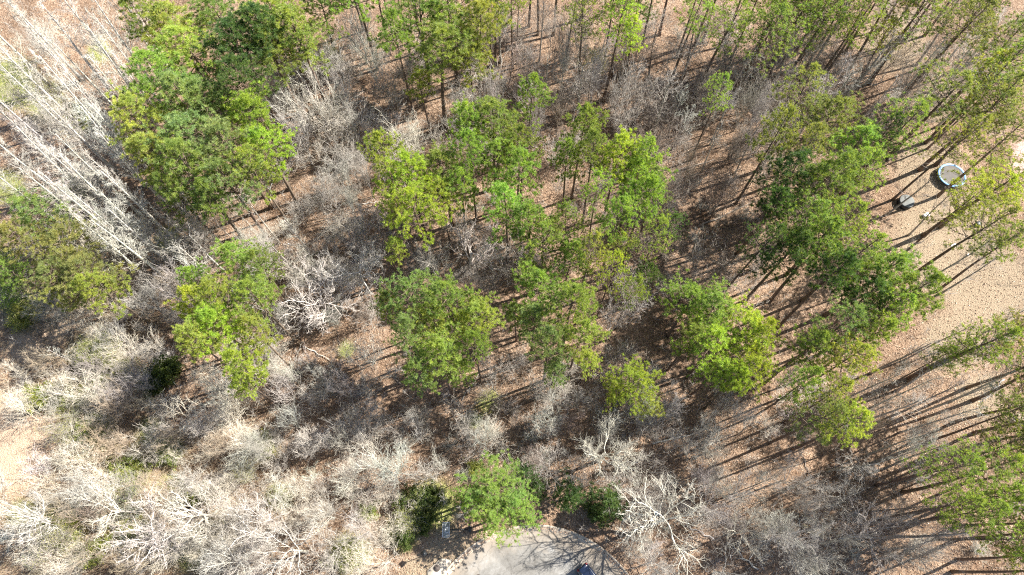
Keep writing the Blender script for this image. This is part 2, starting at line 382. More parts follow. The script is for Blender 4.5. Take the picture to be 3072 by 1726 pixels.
def grow(kind, seed):
    """polylines of a leafless tree: (level, limb id, points, radii)"""
    r = random.Random(seed); S = SPEC[kind]; out = []
    def branch(p, d, L, rad, rend, lev, limb):
        n = (12, 7, 5, 3, 2, 1)[min(lev, 5)] if lev else 12
        st = L / n; pts = [p.copy()]; rr = [rad]; ds = [d]
        for k in range(n):
            d = (d + rvec(r) * S['wan'][min(lev, len(S['wan']) - 1)] + UP * S['up'][min(lev, len(S['up']) - 1)]).normalized()
            p = p + d * st; pts.append(p); rr.append(rad + (rend - rad) * (k + 1) / n); ds.append(d)
        out.append((lev, limb, pts, rr))
        if lev >= len(S['n']): return
        m = S['n'][lev]; s0 = S['start'][lev]; m = max(2, round(m * r.uniform(.75, 1.25)))
        for c in range(m):
            t = s0 + (1 - s0) * (c + r.uniform(.1, .9)) / m
            if lev == 0 and kind in ('oak', 'vase', 'great') and c >= m - 2: t = 1.0
            k = min(int(t * n), n - 1); f = t * n - k
            q_ = pts[k].lerp(pts[k + 1], f); rl = rr[k] + (rr[k + 1] - rr[k]) * f
            a = math.radians(r.uniform(*S['ang'][lev])); dd = tilt_dir(r, ds[k + 1], a)
            if lev >= 1 and dd.z < -.25: dd.z *= -.3; dd.normalize()
            LL = L * r.uniform(*S['lf'][lev]); 
            if kind in ('poplar', 'thin', 'sapling') and lev == 0: LL *= 1.25 - .85 * (t - s0) / (1 - s0)
            elif lev >= 1: LL *= 1.15 - .45 * t
            cr = max(rl * S['rf'][lev], S['mn'][lev + 1]) * r.uniform(.85, 1.15)
            branch(q_, dd, LL, cr, max(cr * .42, .008), lev + 1, (c if lev == 0 else limb))
    T = S['trunk']; branch(Vector((0, 0, -.15)), (UP + rvec(r) * .06).normalized(), T[0], T[1], T[2], 0, -1)
    return out

def segs_np(lines, tip=True):
    """thin three-sided twigs; the last stretch of each runs out to a point"""
    A, B, ra, rb = [], [], [], []; TA, TB, tr = [], [], []
    for pts, rr in lines:
        m = len(pts) - 1
        for k in range(m):
            if k == m - 1 and tip: TA.append(pts[k]); TB.append(pts[k + 1]); tr.append(rr[k])
            else: A.append(pts[k]); B.append(pts[k + 1]); ra.append(rr[k]); rb.append(rr[k + 1])
    vs_, fs3, fs4, n0 = [], [], [], 0
    def frame(d):
        d = d / (np.linalg.norm(d, axis=1)[:, None] + 1e-9); ref = np.where(np.abs(d[:, 2:3]) > .8, np.array([[1., 0, 0]]), np.array([[0, 0, 1.]]))
        u = np.cross(d, ref); u /= np.linalg.norm(u, axis=1)[:, None] + 1e-9; return u, np.cross(d, u)
    ang = np.array([0, 2.0944, 4.18879])
    if A:
        A = np.array(A, float); B = np.array(B, float); ra = np.array(ra); rb = np.array(rb); u, w = frame(B - A)
        off = np.cos(ang)[None, :, None] * u[:, None] + np.sin(ang)[None, :, None] * w[:, None]
        v = np.concatenate([A[:, None] + off * ra[:, None, None], B[:, None] + off * rb[:, None, None]], 1); m = len(A)
        b = np.arange(m)[:, None] * 6; k = np.arange(3)[None]; kn = (k + 1) % 3
        fs4.append(np.stack([b + k, b + 3 + k, b + 3 + kn, b + kn], -1).reshape(-1, 4)); vs_.append(v.reshape(-1, 3)); n0 = m * 6
    if TA:
        TA = np.array(TA, float); TB = np.array(TB, float); tr = np.array(tr); u, w = frame(TB - TA)
        off = np.cos(ang)[None, :, None] * u[:, None] + np.sin(ang)[None, :, None] * w[:, None]
        v = np.concatenate([TA[:, None] + off * tr[:, None, None], TB[:, None]], 1); m = len(TA)
        b = np.arange(m)[:, None] * 4 + n0; k = np.arange(3)[None]; kn = (k + 1) % 3
        fs3.append(np.stack([b + k, b + 3 + 0 * k, b + kn], -1).reshape(-1, 3)); vs_.append(v.reshape(-1, 3))
    return np.concatenate(vs_), fs3 + fs4

class Variant: pass
def leaf_cards(pts, dirs, r, per, size, spread):
    P = np.repeat(np.array(pts, float), per, 0) + npr.normal(0, spread, (len(pts) * per, 3)); n = len(P)
    a = npr.normal(size=(n, 3)); a /= np.linalg.norm(a, axis=1)[:, None]
    b = np.cross(a, npr.normal(size=(n, 3))); b /= np.linalg.norm(b, axis=1)[:, None] + 1e-9
    s = size * npr.uniform(.6, 1.3, (n, 1))
    v = np.stack([P - a * s, P + b * s * .5, P + a * s, P - b * s * .5], 1).reshape(-1, 3)
    return v, np.arange(n * 4).reshape(-1, 4)

def bare_variant(kind, seed, leaves=0, leafsize=.09):
    lines = grow(kind, seed); V_ = Variant(); V_.kind = kind; V_.parts = []
    mb = MB(); tl = [l for l in lines if l[0] == 0][0]
    pts = [p[:] for p in tl[2]]; rr = list(tl[3]); rr[0] *= 1.35
    mb.tube([tuple(p) for p in pts], np.array(rr), 9); V_.parts.append(('trunk', mb.mesh('trunk', M_BARK, True)))
    V_.h = max(p.z for l in lines for p in l[2]); top = 2 if kind in ('oak', 'vase', 'great') else 0
    if top:
        for limb in sorted({l[1] for l in lines if l[0] == 1}):
            mb = MB()
            for lev, lb, pts, rr in lines:
                if lb == limb and lev in (1, 2): mb.tube([tuple(p) for p in pts], np.array(rr), 6 if lev == 1 else 4, False)
            V_.parts.append(('limb', mb.mesh('limb', M_BARK, True)))
    tw = [([tuple(p) for p in l[2]], l[3]) for l in lines if l[0] > top]
    v, f = segs_np(tw); V_.parts.append(('crown', mesh_np('crown', v, f, M_BARK)))
    if leaves:
        mx = max(l[0] for l in lines); ends = [tuple(l[2][-1]) for l in lines if l[0] >= mx - 1]
        v, f = leaf_cards(ends, None, None, leaves, leafsize, .10); V_.parts.append(('foliage', mesh_np('foliage', v, [f], M_LEAF)))
    V_.crown_r = max(math.hypot(p.x, p.y) for l in lines for p in l[2])
    return V_

def pine_variant(seed, H=24.0, cb=.55, R=3.9, tufts=1.0, blade=.40, young=False):
    r = random.Random(seed); V_ = Variant(); V_.kind = 'pine'; V_.h = H; V_.crown_r = R
    pts = []; x = y = 0.0; bx, by = r.uniform(-.03, .03), r.uniform(-.03, .03)
    n = 14
    for k in range(n + 1):
        z = H * .97 * k / n; pts.append((x, y, z - (.15 if k == 0 else 0))); bx += r.uniform(-.016, .016); by += r.uniform(-.016, .016); x += bx * H / n; y += by * H / n
    r0 = .27 if not young else .10
    rad = np.array([r0 * (1 - .9 * (k / n) ** 1.15) for k in range(n + 1)]); rad[0] *= 1.3
    mb = MB(); mb.tube(pts, rad, 9); trunk = mb.mesh('trunk', M_PBARK, True)
    def tp(z):
        t = max(0, min(.999, z / (H * .97))) * n; k = int(t); f = t - k
        return Vector([pts[k][c] + (pts[k + 1][c] - pts[k][c]) * f for c in range(3)])
    lob = [r.uniform(.62, 1.2) for _ in range(7)]
    brs, thin, tc, td = [], [], [], []
    zb = H * cb; nb = int(42 if not young else 40)
    for k in range(nb):
        t = (k + r.random()) / nb; z = zb + (H * .965 - zb) * t
        az = k * 2.39996 + r.uniform(-.5, .5)
        prof = (math.sin(math.pi * min(1, (t * .82 + .20))) ** .75) * (1.0 - .30 * t) if not young else (1.02 - t) ** .8
        L = R * prof * lob[int((az % 6.2832) / 6.2832 * 7) % 7] * r.uniform(.72, 1.18) + .35
        if t < .12 and r.random() < .45: continue
        el = -.05 + .75 * t + r.uniform(-.15, .2)
        d = Vector((math.cos(az) * math.cos(el), math.sin(az) * math.cos(el), math.sin(el)))
        p = tp(z); P = [p]; dd = d; ds = []; ns = 6
        for s in range(ns):
            dd = (dd + rvec(r) * .16 + UP * .05).normalized(); p = p + dd * (L / ns); P.append(p); ds.append(dd)
        br = max(.018, .016 * L)
        brs.append((P, [br * (1 - .75 * s / ns) for s in range(ns + 1)]))
        m = max(3, int(L * 3.0))
        for c in range(m):
            u = .28 + .72 * (c + r.random()) / m; kk = min(int(u * ns), ns - 1); b0 = P[kk].lerp(P[kk + 1], u * ns - kk)
            sd = tilt_dir(r, ds[kk], math.radians(r.uniform(30, 75))); sd.z = abs(sd.z) * .6 + .12; sd.normalize()
            sl = L * r.uniform(.16, .34) + .15; e = b0 + sd * sl
            thin.append(([tuple(b0), tuple(b0.lerp(e, .55) + rvec(r) * .04), tuple(e)], [br * .4, br * .3, .008]))
            for w in range(int(round((1.5 + 1.1 * r.random()) * tufts))):
                q_ = b0.lerp(e, r.uniform(.45, 1.05)) + rvec(r) * r.uniform(.03, .22); tc.append(tuple(q_)); td.append(tuple((sd + UP * .5).normalized()))
        tc.append(tuple(P[-1])); td.append(tuple((ds[-1] + UP * .6).normalized()))
    for w in range(10): q_ = tp(H * .96) + rvec(r) * .45; tc.append(tuple(q_)); td.append((0, 0, 1))
    mb = MB()
    for P, rr in brs: mb.tube([tuple(p) for p in P], np.array(rr), 5, False)
    bv, bf = segs_np(thin); mb.v.append(bv)
    for f in bf: mb.f.setdefault(f.shape[1], []).extend((f + mb.n).tolist())
    mb.n += len(bv); branches = mb.mesh('branches', M_PBARK, True)
    C = np.array(tc); Dv = np.array(td); B = 26; n = len(C) * B
    C2 = np.repeat(C, B, 0); D2 = np.repeat(Dv, B, 0); rv = npr.normal(size=(n, 3)); rv /= np.linalg.norm(rv, axis=1)[:, None]
    dr = rv + D2 * .75; dr /= np.linalg.norm(dr, axis=1)[:, None]
    side = np.cross(dr, npr.normal(size=(n, 3))); side /= np.linalg.norm(side, axis=1)[:, None] + 1e-9
    ln = blade * npr.uniform(.65, 1.2, (n, 1)); wd = .027
    a = C2 + dr * .02; v = np.stack([a - side * wd, a + side * wd, C2 + dr * ln], 1).reshape(-1, 3)
    crown = mesh_np('crown', v, [np.arange(n * 3).reshape(-1, 3)], M_NEEDLE)
    V_.parts = [('trunk', trunk), ('branches', branches), ('crown', crown)]
    return V_

PINES = [pine_variant(100 + k, 24 + (k % 3) * 1.2, .52 + .03 * (k % 4), 3.7 + .3 * (k % 3)) for k in range(10)]
AIRY = [pine_variant(150 + k, 24.5 + (k % 3), .50 + .03 * (k % 3), 4.3, .55) for k in range(5)]
YOUNG = [pine_variant(200 + k, 8.0, .12, 2.0, .9, .30, True) for k in range(3)]
OAKS = [bare_variant('oak', 300 + k) for k in range(6)]
GREAT = [bare_variant('great', 350 + k) for k in range(4)]
VASES = [bare_variant('vase', 400 + k) for k in range(6)]
POPS = [bare_variant('poplar', 500 + k) for k in range(5)]
THINS = [bare_variant('thin', 600 + k) for k in range(7)]
SAPS = [bare_variant('sapling', 700 + k) for k in range(5)]
BUDS = [bare_variant('vase', 450 + k, 2, .10) for k in range(2)]
LEAFY = [bare_variant('vase', 470 + k, 7, .11) for k in range(3)]
print('tris', sum(sum(len(p.vertices) - 2 for p in ()) + len(m.polygons) for L in (PINES, YOUNG, OAKS, VASES, POPS, THINS, SAPS, BUDS, LEAFY) for v in L for _, m in v.parts))

def shrub_mesh(seed, leaves=0):
    r = random.Random(seed); lines = []; ends = []
    for s in range(16):
        az = r.uniform(0, 6.283); el = math.radians(r.uniform(35, 85)); d = Vector((math.cos(az) * math.cos(el), math.sin(az) * math.cos(el), math.sin(el)))
        p = Vector((r.uniform(-.2, .2), r.uniform(-.2, .2), -.05)); L = r.uniform(1.8, 3.2); P = [p]; n = 5
        for k in range(n):
            d = (d + rvec(r) * .16 + UP * .04).normalized(); p = p + d * L / n; P.append(p)
        lines.append(([tuple(q) for q in P], [.026 * (1 - .7 * k / n) for k in range(n + 1)]))
        for c in range(9):
            k = r.randint(1, n - 1); b0 = P[k].lerp(P[k + 1], r.random()); dd = tilt_dir(r, (P[k + 1] - P[k]).normalized(), math.radians(r.uniform(20, 55)))
            e = b0 + dd * r.uniform(.4, 1.0); lines.append(([tuple(b0), tuple(b0.lerp(e, .5) + rvec(r) * .05), tuple(e)], [.012, .01, .006])); ends.append(tuple(e))
            for g in range(5):
                b1 = b0.lerp(e, r.uniform(.2, 1)); e1 = b1 + tilt_dir(r, dd, math.radians(r.uniform(20, 60))) * r.uniform(.15, .5)
                lines.append(([tuple(b1), tuple(e1)], [.009, .004])); ends.append(tuple(e1))
    v, f = segs_np(lines); m = mesh_np('stems', v, f, M_BARK)
    lm = None
    if leaves:
        v, f = leaf_cards(ends, None, None, leaves, .10, .12); lm = mesh_np('foliage', v, [f], M_LEAF)
    return m, lm
SHRUBS = [shrub_mesh(800 + k) for k in range(5)]
GSHRUBS = [shrub_mesh(830 + k, 6) for k in range(3)]
DSHRUBS = [shrub_mesh(860 + k, 12) for k in range(2)]

placed = []        # ground positions of trunks
def on_road(p, m=1.4):
    return math.hypot(p.x - ROAD_C[0], p.y - ROAD_C[1]) < ROAD_R + m
def plant(name, V_, base, hs, ws, rz, label, cat, group, cols):
    """a tree: an Empty at the foot of its trunk with trunk, limbs, crown as parts"""
    o = empty(name, (base.x, base.y, g1(base.x, base.y)), rz, (ws, ws, hs))
    tag(o, label, cat, group)
    for nm, me in V_.parts:
        obj(nm, me, o, color=cols.get(nm, cols['bark']))
    placed.append((base.x, base.y)); return o
def jit(c, r, a=.10):
    k = 1 + r.uniform(-a, a); return tuple(max(0, x * k * (1 + r.uniform(-a, a) * .5)) for x in c)

# ------------------------------------------------------------------ pines, by the spot of their crowns
TINT = {'g': ((0.25, 0.335, 0.085), 'mid green'), 'd': ((0.105, 0.175, 0.055), 'dark green'), 'y': ((0.37, 0.43, 0.105), 'yellowish green'), 'Y': ((0.36, 0.475, 0.075), 'yellow green'), 'b': ((0.285, 0.41, 0.095), 'light green'), 'o': ((0.27, 0.3, 0.1), 'olive green'), 's': ((0.245, 0.325, 0.125), 'grey green')}
PINE_BARK = (.17, .125, .095)
CLUMPS = {
 'A': 'in the dense clump beside the white barked leaning trees',
 'B': 'standing past the grey leafless thicket at the wood edge',
 'C': 'in the open row down the middle of the wood',
 'D': 'in the loose row beside the reddish clearing of long shadows',
 'E': 'in the isolated pair of crowns beside the white limbed oak',
 'F': 'in the broad rounded crown between two white limbed bare trees',
 'G': 'in the rounded crown beside the forked white tree',
 'H': 'in the lime tinted crown facing the yard wood',
 'I': 'in the big stand along the yard with the trampoline',
 'J': 'rising over the yard beside the trampoline',
 'K': 'among the long shadowed trunks beyond the timber boards',
 'L': 'beside the green bank and the fallen white trunks',
 'M': 'overhanging the kerb of the turning circle',
 'N': 'among the long thin trunks behind the yard',
}
pines = [  # x, y, radius on the measuring grid, tint, clump
 (420,50,85,'y','A'),(345,25,45,'g','A'),(480,115,80,'y','A'),(560,45,70,'g','A'),(600,120,85,'d','A'),(600,195,60,'d','A'),(700,35,75,'y','A'),(750,85,65,'y','A'),(690,140,75,'g','A'),
 (660,80,70,'d','A'),(800,15,55,'g','A'),(400,175,70,'b','A'),(470,235,85,'s','A'),(520,260,55,'s','A'),(370,300,58,'y','A'),(385,375,62,'y','A'),(480,325,80,'s','A'),(570,350,75,'s','A'),
 (470,420,75,'g','A'),(560,440,75,'s','A'),(635,310,62,'Y','A'),(670,375,55,'Y','A'),(640,425,50,'y','A'),(520,490,45,'g','A'),(430,470,45,'g','A'),(580,240,35,'d','A'),
 (1050,45,75,'g','B'),(1130,25,75,'b','B'),(1195,70,60,'y','B'),(1090,120,75,'g','B'),(1180,130,50,'y','B'),(1060,210,36,'y','B'),(1000,90,45,'b','B'),(1230,10,45,'g','B'),
 (1560,35,62,'Y','N'),(1480,25,45,'g','N'),(1590,75,42,'Y','N'),(1745,20,52,'b','N'),(1830,35,60,'b','N'),(1925,55,65,'g','N'),(2005,25,55,'b','N'),(1960,15,45,'b','N'),
 (2140,65,35,'Y','N'),(2235,95,38,'y','N'),(2080,15,50,'b','N'),(2180,20,50,'g','N'),(2320,25,55,'g','N'),(2430,45,60,'o','N'),(2540,95,75,'g','N'),(2470,15,50,'o','N'),(2545,150,55,'b','N'),
 (2400,215,75,'g','N'),(2470,270,70,'o','N'),(2545,230,60,'o','N'),(2500,180,50,'y','N'),(1815,225,40,'b','N'),(2270,310,62,'g','I'),(2220,340,45,'d','I'),
 (1330,235,46,'b','C'),(1240,300,72,'g','C'),(1175,295,52,'b','C'),(1305,345,52,'g','C'),(1250,380,60,'b','C'),(1310,425,55,'b','C'),(1275,500,58,'b','C'),(1340,540,58,'b','C'),(1375,600,60,'b','C'),
 (1180,370,45,'b','C'),(960,395,52,'y','C'),(1030,440,66,'Y','C'),(1110,415,62,'g','C'),(1050,525,66,'Y','C'),(1155,460,50,'b','C'),(1010,520,40,'y','C'),(1000,630,20,'y','C'),(1110,495,45,'y','C'),
 (1465,325,55,'g','D'),(1500,385,55,'g','D'),(1435,390,45,'b','D'),(1560,385,58,'Y','D'),(1600,440,55,'b','D'),(1635,400,45,'b','D'),(1620,505,58,'b','D'),(1655,470,45,'s','D'),(1705,555,38,'d','D'),
 (1555,545,50,'b','D'),(1650,590,46,'g','D'),(1440,550,52,'b','D'),(1490,610,50,'y','D'),(1430,640,50,'b','D'),(1545,665,42,'Y','D'),(1595,715,42,'g','D'),(1620,690,30,'d','D'),(1510,480,45,'b','D'),(1570,620,38,'y','D'),
 (590,655,55,'b','E'),(645,665,45,'g','E'),(500,690,38,'b','E'),(640,745,55,'b','E'),(490,775,60,'Y','E'),(560,830,66,'Y','E'),(640,835,50,'y','E'),(590,915,56,'Y','E'),(475,855,44,'y','E'),(560,740,50,'y','E'),(620,960,38,'y','E'),
 (1040,750,66,'s','F'),(1130,745,66,'g','F'),(1180,800,60,'y','F'),(1090,830,72,'y','F'),(1020,830,58,'s','F'),(1110,910,66,'b','F'),(1195,870,44,'g','F'),(1050,935,44,'s','F'),(1160,935,36,'g','F'),(985,770,36,'g','F'),
 (1370,715,62,'b','G'),(1440,760,66,'g','G'),(1345,790,54,'s','G'),(1455,850,56,'y','G'),(1385,850,58,'s','G'),(1480,900,36,'y','G'),(1300,780,36,'g','G'),(1340,690,35,'b','G'),(1390,935,36,'s','G'),
 (1735,760,60,'b','H'),(1800,790,66,'b','H'),(1875,830,66,'Y','H'),(1925,840,42,'Y','H'),(1800,870,66,'Y','H'),(1890,915,56,'Y','H'),(1740,850,42,'g','H'),(1850,960,42,'Y','H'),(1800,930,40,'b','H'),
 (1590,970,58,'Y','H'),(1620,1020,36,'y','H'),(1550,990,34,'y','H'),
 (2020,245,66,'o','I'),(2080,300,62,'o','I'),(2135,365,60,'b','I'),(2040,370,66,'o','I'),(2000,440,70,'d','I'),(2110,445,70,'g','I'),(2180,410,55,'g','I'),(2030,525,66,'g','I'),(2120,535,62,'g','I'),
 (1950,500,50,'d','I'),(1930,590,48,'d','I'),(1990,620,60,'d','I'),(2075,610,62,'g','I'),(2160,620,62,'g','I'),(2225,670,66,'g','I'),(2300,725,60,'g','I'),(2190,740,58,'d','I'),(2100,690,56,'d','I'),
 (2260,760,50,'b','I'),(2105,820,66,'s','I'),(2040,875,54,'g','I'),(2150,890,50,'y','I'),(2110,985,56,'y','I'),(2060,1050,58,'s','I'),(2140,1065,50,'y','I'),(2030,960,40,'g','I'),(2200,840,40,'g','I'),(1960,330,50,'o','I'),
 (2490,455,66,'Y','J'),(2550,420,55,'y','J'),(2500,540,62,'o','J'),(2555,600,50,'g','J'),(2440,500,40,'y','J'),(2420,330,45,'o','J'),(2530,340,55,'o','J'),
 (2510,840,56,'g','K'),(2560,820,50,'o','K'),(2420,895,38,'b','K'),(2430,1165,52,'g','K'),(2500,1190,66,'g','K'),(2550,1130,52,'o','K'),(2540,1250,60,'b','K'),(2440,1270,46,'g','K'),(2560,1340,50,'b','K'),(2370,900,24,'g','K'),(2490,1290,50,'g','K'),(2555,1040,45,'o','K'),
 (85,520,56,'s','L'),(60,590,50,'o','L'),(150,620,66,'o','L'),(210,670,60,'o','L'),(130,690,56,'o','L'),(235,715,44,'y','L'),(10,670,36,'b','L'),
 (1230,1215,72,'b','M'),(1190,1250,40,'b','M'),(1285,1270,56,'b','M'),(1240,1310,56,'b','M'),(1325,1190,30,'d','M'),
]
rx = random.Random(5)
for k in range(30): pines.append((1235 + k * 44 + rx.uniform(-16, 16), rx.uniform(-150, -25), rx.uniform(40, 58), rx.choice('gbod'), 'N'))
for k in range(7): pines.append((860 + k * 30 + rx.uniform(-12, 12), rx.uniform(-140, -50), rx.uniform(38, 55), rx.choice('gb'), 'B'))
for k in range(13): pines.append((rx.uniform(2590, 2700), 880 + k * 46 + rx.uniform(-15, 15), rx.uniform(44, 60), rx.choice('gbo'), 'K'))
SIZE = lambda r: 'small' if r < 42 else ('medium' if r < 60 else 'large')
rp = random.Random(21)
HT = {'M': 12.0, 'H': 20.0, 'L': 19.0}
for k, (x, y, r, t, c) in enumerate(pines):
    h = HT.get(c, 24.0) * rp.uniform(.88, 1.08)
    if r < 40: h *= .72
    zc = h * .80
    p = at(x, y, zc)
    fam_ = AIRY if c in 'JKN' or (c in 'ID' and rp.random() < .5) else PINES; V_ = fam_[rp.randrange(len(fam_))]
    scale_px = FPX / D / (CAM_H - zc) * math.cos(TILT)        # measuring-grid px per metre, roughly
    depth = (p - cam.location).length * 1.0
    wm = r / (FPX / D / depth)
    ws = max(.5, min(1.5, wm * 1.12 / V_.crown_r)); hs = h / V_.h
    colr, word = TINT[t]
    label = f'{"tall" if hs > .98 else "short"} {SIZE(r)} {word} pine {CLUMPS[c]}'
    b = Vector((p.x, p.y, 0))
    if on_road(b, .9):
        d = Vector((b.x - ROAD_C[0], b.y - ROAD_C[1])).normalized() * (ROAD_R + 1.6); b = Vector((ROAD_C[0] + d.x, ROAD_C[1] + d.y, 0))
    plant('pine_tree', V_, b, hs, ws, rp.uniform(0, 6.28), label, 'pine tree', 'pines ' + CLUMPS[c], {'bark': jit(PINE_BARK, rp), 'crown': jit(colr, rp, .12)})

# young evergreens by the kerb
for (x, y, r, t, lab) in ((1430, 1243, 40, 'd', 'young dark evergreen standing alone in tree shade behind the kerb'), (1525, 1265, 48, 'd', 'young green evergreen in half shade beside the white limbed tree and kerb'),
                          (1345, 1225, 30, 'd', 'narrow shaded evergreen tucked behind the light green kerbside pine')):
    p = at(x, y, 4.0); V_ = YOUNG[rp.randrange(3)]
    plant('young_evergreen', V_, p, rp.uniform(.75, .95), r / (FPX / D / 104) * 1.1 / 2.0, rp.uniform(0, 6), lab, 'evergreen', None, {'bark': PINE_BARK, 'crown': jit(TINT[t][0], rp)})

# ------------------------------------------------------------------ leafless trees
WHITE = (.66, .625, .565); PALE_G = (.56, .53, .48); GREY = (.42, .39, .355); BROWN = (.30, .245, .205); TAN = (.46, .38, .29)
rb = random.Random(33)
def bare(x, y, h, r, fam, colr, label, group=None, name='bare_tree', zf=.72, leafc=None, cat='bare tree'):
    V_ = fam[rb.randrange(len(fam))]; p = at(x, y, h * zf)
    if on_road(p, 1.2): return None
    depth = (Vector((p.x, p.y, h * zf)) - cam.location).length; wm = r / (FPX / D / depth)
    tw = jit(colr, rb, .08); cols = {'bark': tw, 'trunk': jit(tuple(c * (1.0 if fam is POPS else .82) for c in colr), rb, .08), 'crown': tuple(c * .97 for c in tw)}
    if leafc: cols['foliage'] = jit(leafc, rb)
    return plant(name, V_, p, h / V_.h, wm / V_.crown_r * 1.05, rb.uniform(0, 6.28), label, cat, group, cols)

HERO = [  # x, y, height, radius px, family, colour, label
 (785,725,17,140,GREAT,WHITE,'great white limbed bare tree with stout twisting boughs between two pine groups'),
 (880,640,18,95,GREAT,WHITE,'wide pale bare tree just behind the stout white limbed one'),
 (745,650,16,70,OAKS,PALE_G,'smaller pale bare tree touching the stout white limbed one'),
 (1170,600,17,125,GREAT,WHITE,'broad bare tree with white forks behind the wide rounded pine crown'),
 (1090,640,16,70,OAKS,PALE_G,'leaning pale bare tree under the broad white forked one'),
 (1560,770,20,85,VASES,WHITE,'forked white bare tree wedged between two rounded pine crowns'),
 (1350,1010,18,90,OAKS,PALE_G,'pale bare tree spreading below the rounded pine crown'),
 (1440,1000,14,62,VASES,GREY,'grey twiggy bare tree beside the small lime tinted pine'),
 (1535,1120,18,110,GREAT,WHITE,'white bare tree with crooked limbs behind the young evergreens'),
 (1700,1015,17,56,VASES,PALE_G,'compact silvery bare tree beside the lime tinted pine crown'),
 (1800,1095,16,85,GREAT,PALE_G,'sprawling pale bare tree with a long fallen limb beside it'),
 (1690,1300,17,150,GREAT,WHITE,'largest white limbed bare tree whose shadow falls over the turning circle'),
 (1800,1260,16,75,OAKS,PALE_G,'crooked pale bare tree behind the largest white limbed one'),
 (1900,1330,16,80,OAKS,PALE_G,'silvery bare tree on the litter bank near the timber boards'),
 (965,1180,15,95,VASES,PALE_G,'dense silvery bare tree radiating fine twigs over the brush'),
 (1075,1185,11,60,VASES,PALE_G,'round twiggy bare tree beside the light green kerbside pine'),
 (775,1085,12,72,VASES,PALE_G,'tufted silvery bare tree on the edge of the reddish clearing'),
 (880,1050,13,75,OAKS,GREY,'grey bare tree with a bent limb over dark shade'),
 (1230,1075,11,52,VASES,PALE_G,'small silvery bare tree alone in front of dark shade'),
 (700,970,13,62,VASES,PALE_G,'grey bare tree under the yellow green pine pair'),
 (1040,1040,11,52,VASES,GREY,'low grey bare tree below the wide rounded pine crown'),
 (800,245,19,100,VASES,PALE_G,'big bushy grey bare tree with ascending boughs behind the yellow pine'),
 (730,300,18,66,VASES,PALE_G,'mid sized bushy bare tree in front of the yellow pine'),
 (850,190,18,75,VASES,GREY,'grey bushy bare tree with a broken white bough'),
 (790,110,16,75,VASES,PALE_G,'feathery pale bare tree against the pine clump'),
 (890,40,16,70,VASES,PALE_G,'feathery grey bare tree at the far edge beside tall pines'),
 (1020,320,18,78,VASES,PALE_G,'fan shaped pale bare tree with many stems from one foot'),
 (1155,170,18,85,OAKS,WHITE,'tall white bare tree with down curved boughs in front of far pines'),
 (1470,180,16,70,THINS,PALE_G,'pale bare tree with yellowish buds in the leafless wood'),
 (1830,470,14,70,VASES,BROWN,'dark brown bushy bare tree in the shade beside the pine stand'),
 (1150,290,12,50,VASES,PALE_G,'pale twiggy tree under the white tree with down curved boughs'),
 (10,1300,17,75,GREAT,WHITE,'bleached stout bare tree beside the sandy clearing'),
 (330,1330,17,110,GREAT,WHITE,'wide bleached bare tree with long arching limbs in pale brush'),
 (450,1280,17,105,GREAT,WHITE,'bleached bare tree with upright forks in pale brush'),
 (620,1310,17,100,GREAT,WHITE,'bleached many forked bare tree beside the grassy verge brush'),
 (700,1380,17,95,GREAT,WHITE,'bleached bare tree leaning over the grassy verge brush'),
 (230,1270,15,80,OAKS,WHITE,'bleached bare tree with drooping twigs by the sandy clearing'),
 (800,1290,12,70,VASES,PALE_G,'pale feathery bare tree on the grassy verge brush'),
 (900,1330,11,60,VASES,PALE_G,'feathery bare tree next to the dark low shrubs by the lamp post'),
 (560,1410,15,80,OAKS,WHITE,'bleached bare tree with a white stub limb in pale brush'),
 (2230,1340,17,95,GREAT,PALE_G,'grey bare tree with a broken crown over the timber boards'),
 (2380,1370,17,85,OAKS,PALE_G,'pale bare tree leaning past the timber boards'),
 (2060,1380,16,80,OAKS,PALE_G,'pale bare tree on open litter before the timber boards'),
 (2420,140,18,80,OAKS,PALE_G,'forked pale bare tree standing among long trunks behind the yard'),
 (2300,230,15,60,OAKS,PALE_G,'low forked grey bare tree over striped shadows behind the yard'),
]
for x, y, h, r, fam, c, lab in HERO: bare(x, y, h, r, fam, c, lab)
POPL = [(70,60),(140,75),(205,60),(270,70),(40,150),(120,150),(190,150),(250,150),(305,110),(60,215),(160,235),(230,240),(285,215),(20,290),(95,310),(165,320),(235,330),(290,330),(30,380),
        (90,400),(150,420),(215,420),(270,440),(310,400),(30,450),(180,500),(240,530),(290,540),(320,490),(250,600),(310,600),(200,450),(340,560),(120,480),(60,20),(10,90),(340,30),(300,20),(330,200)]
for x, y in POPL:
    h = rb.uniform(20, 26); r = rb.uniform(38, 54); c = WHITE if rb.random() < .75 else PALE_G
    size = ('shorter', 'tall', 'towering')[int((h - 20) / 2.001)]; wide = 'slim' if r < 46 else 'full'
    sub = 'over the mossy bank' if x < 130 and y < 330 else ('against the pine clump' if x > 225 else ('above the olive pines' if y > 330 else 'in the far corner of the stand'))
    bare(x + rb.uniform(-14, 14), y + rb.uniform(-14, 14), h, r, POPS, c, f'{size} {wide} leafless tree with {"white" if c is WHITE else "pale grey"} bark {sub}', 'white barked trees past the pine clump', 'white_barked_tree', .70)
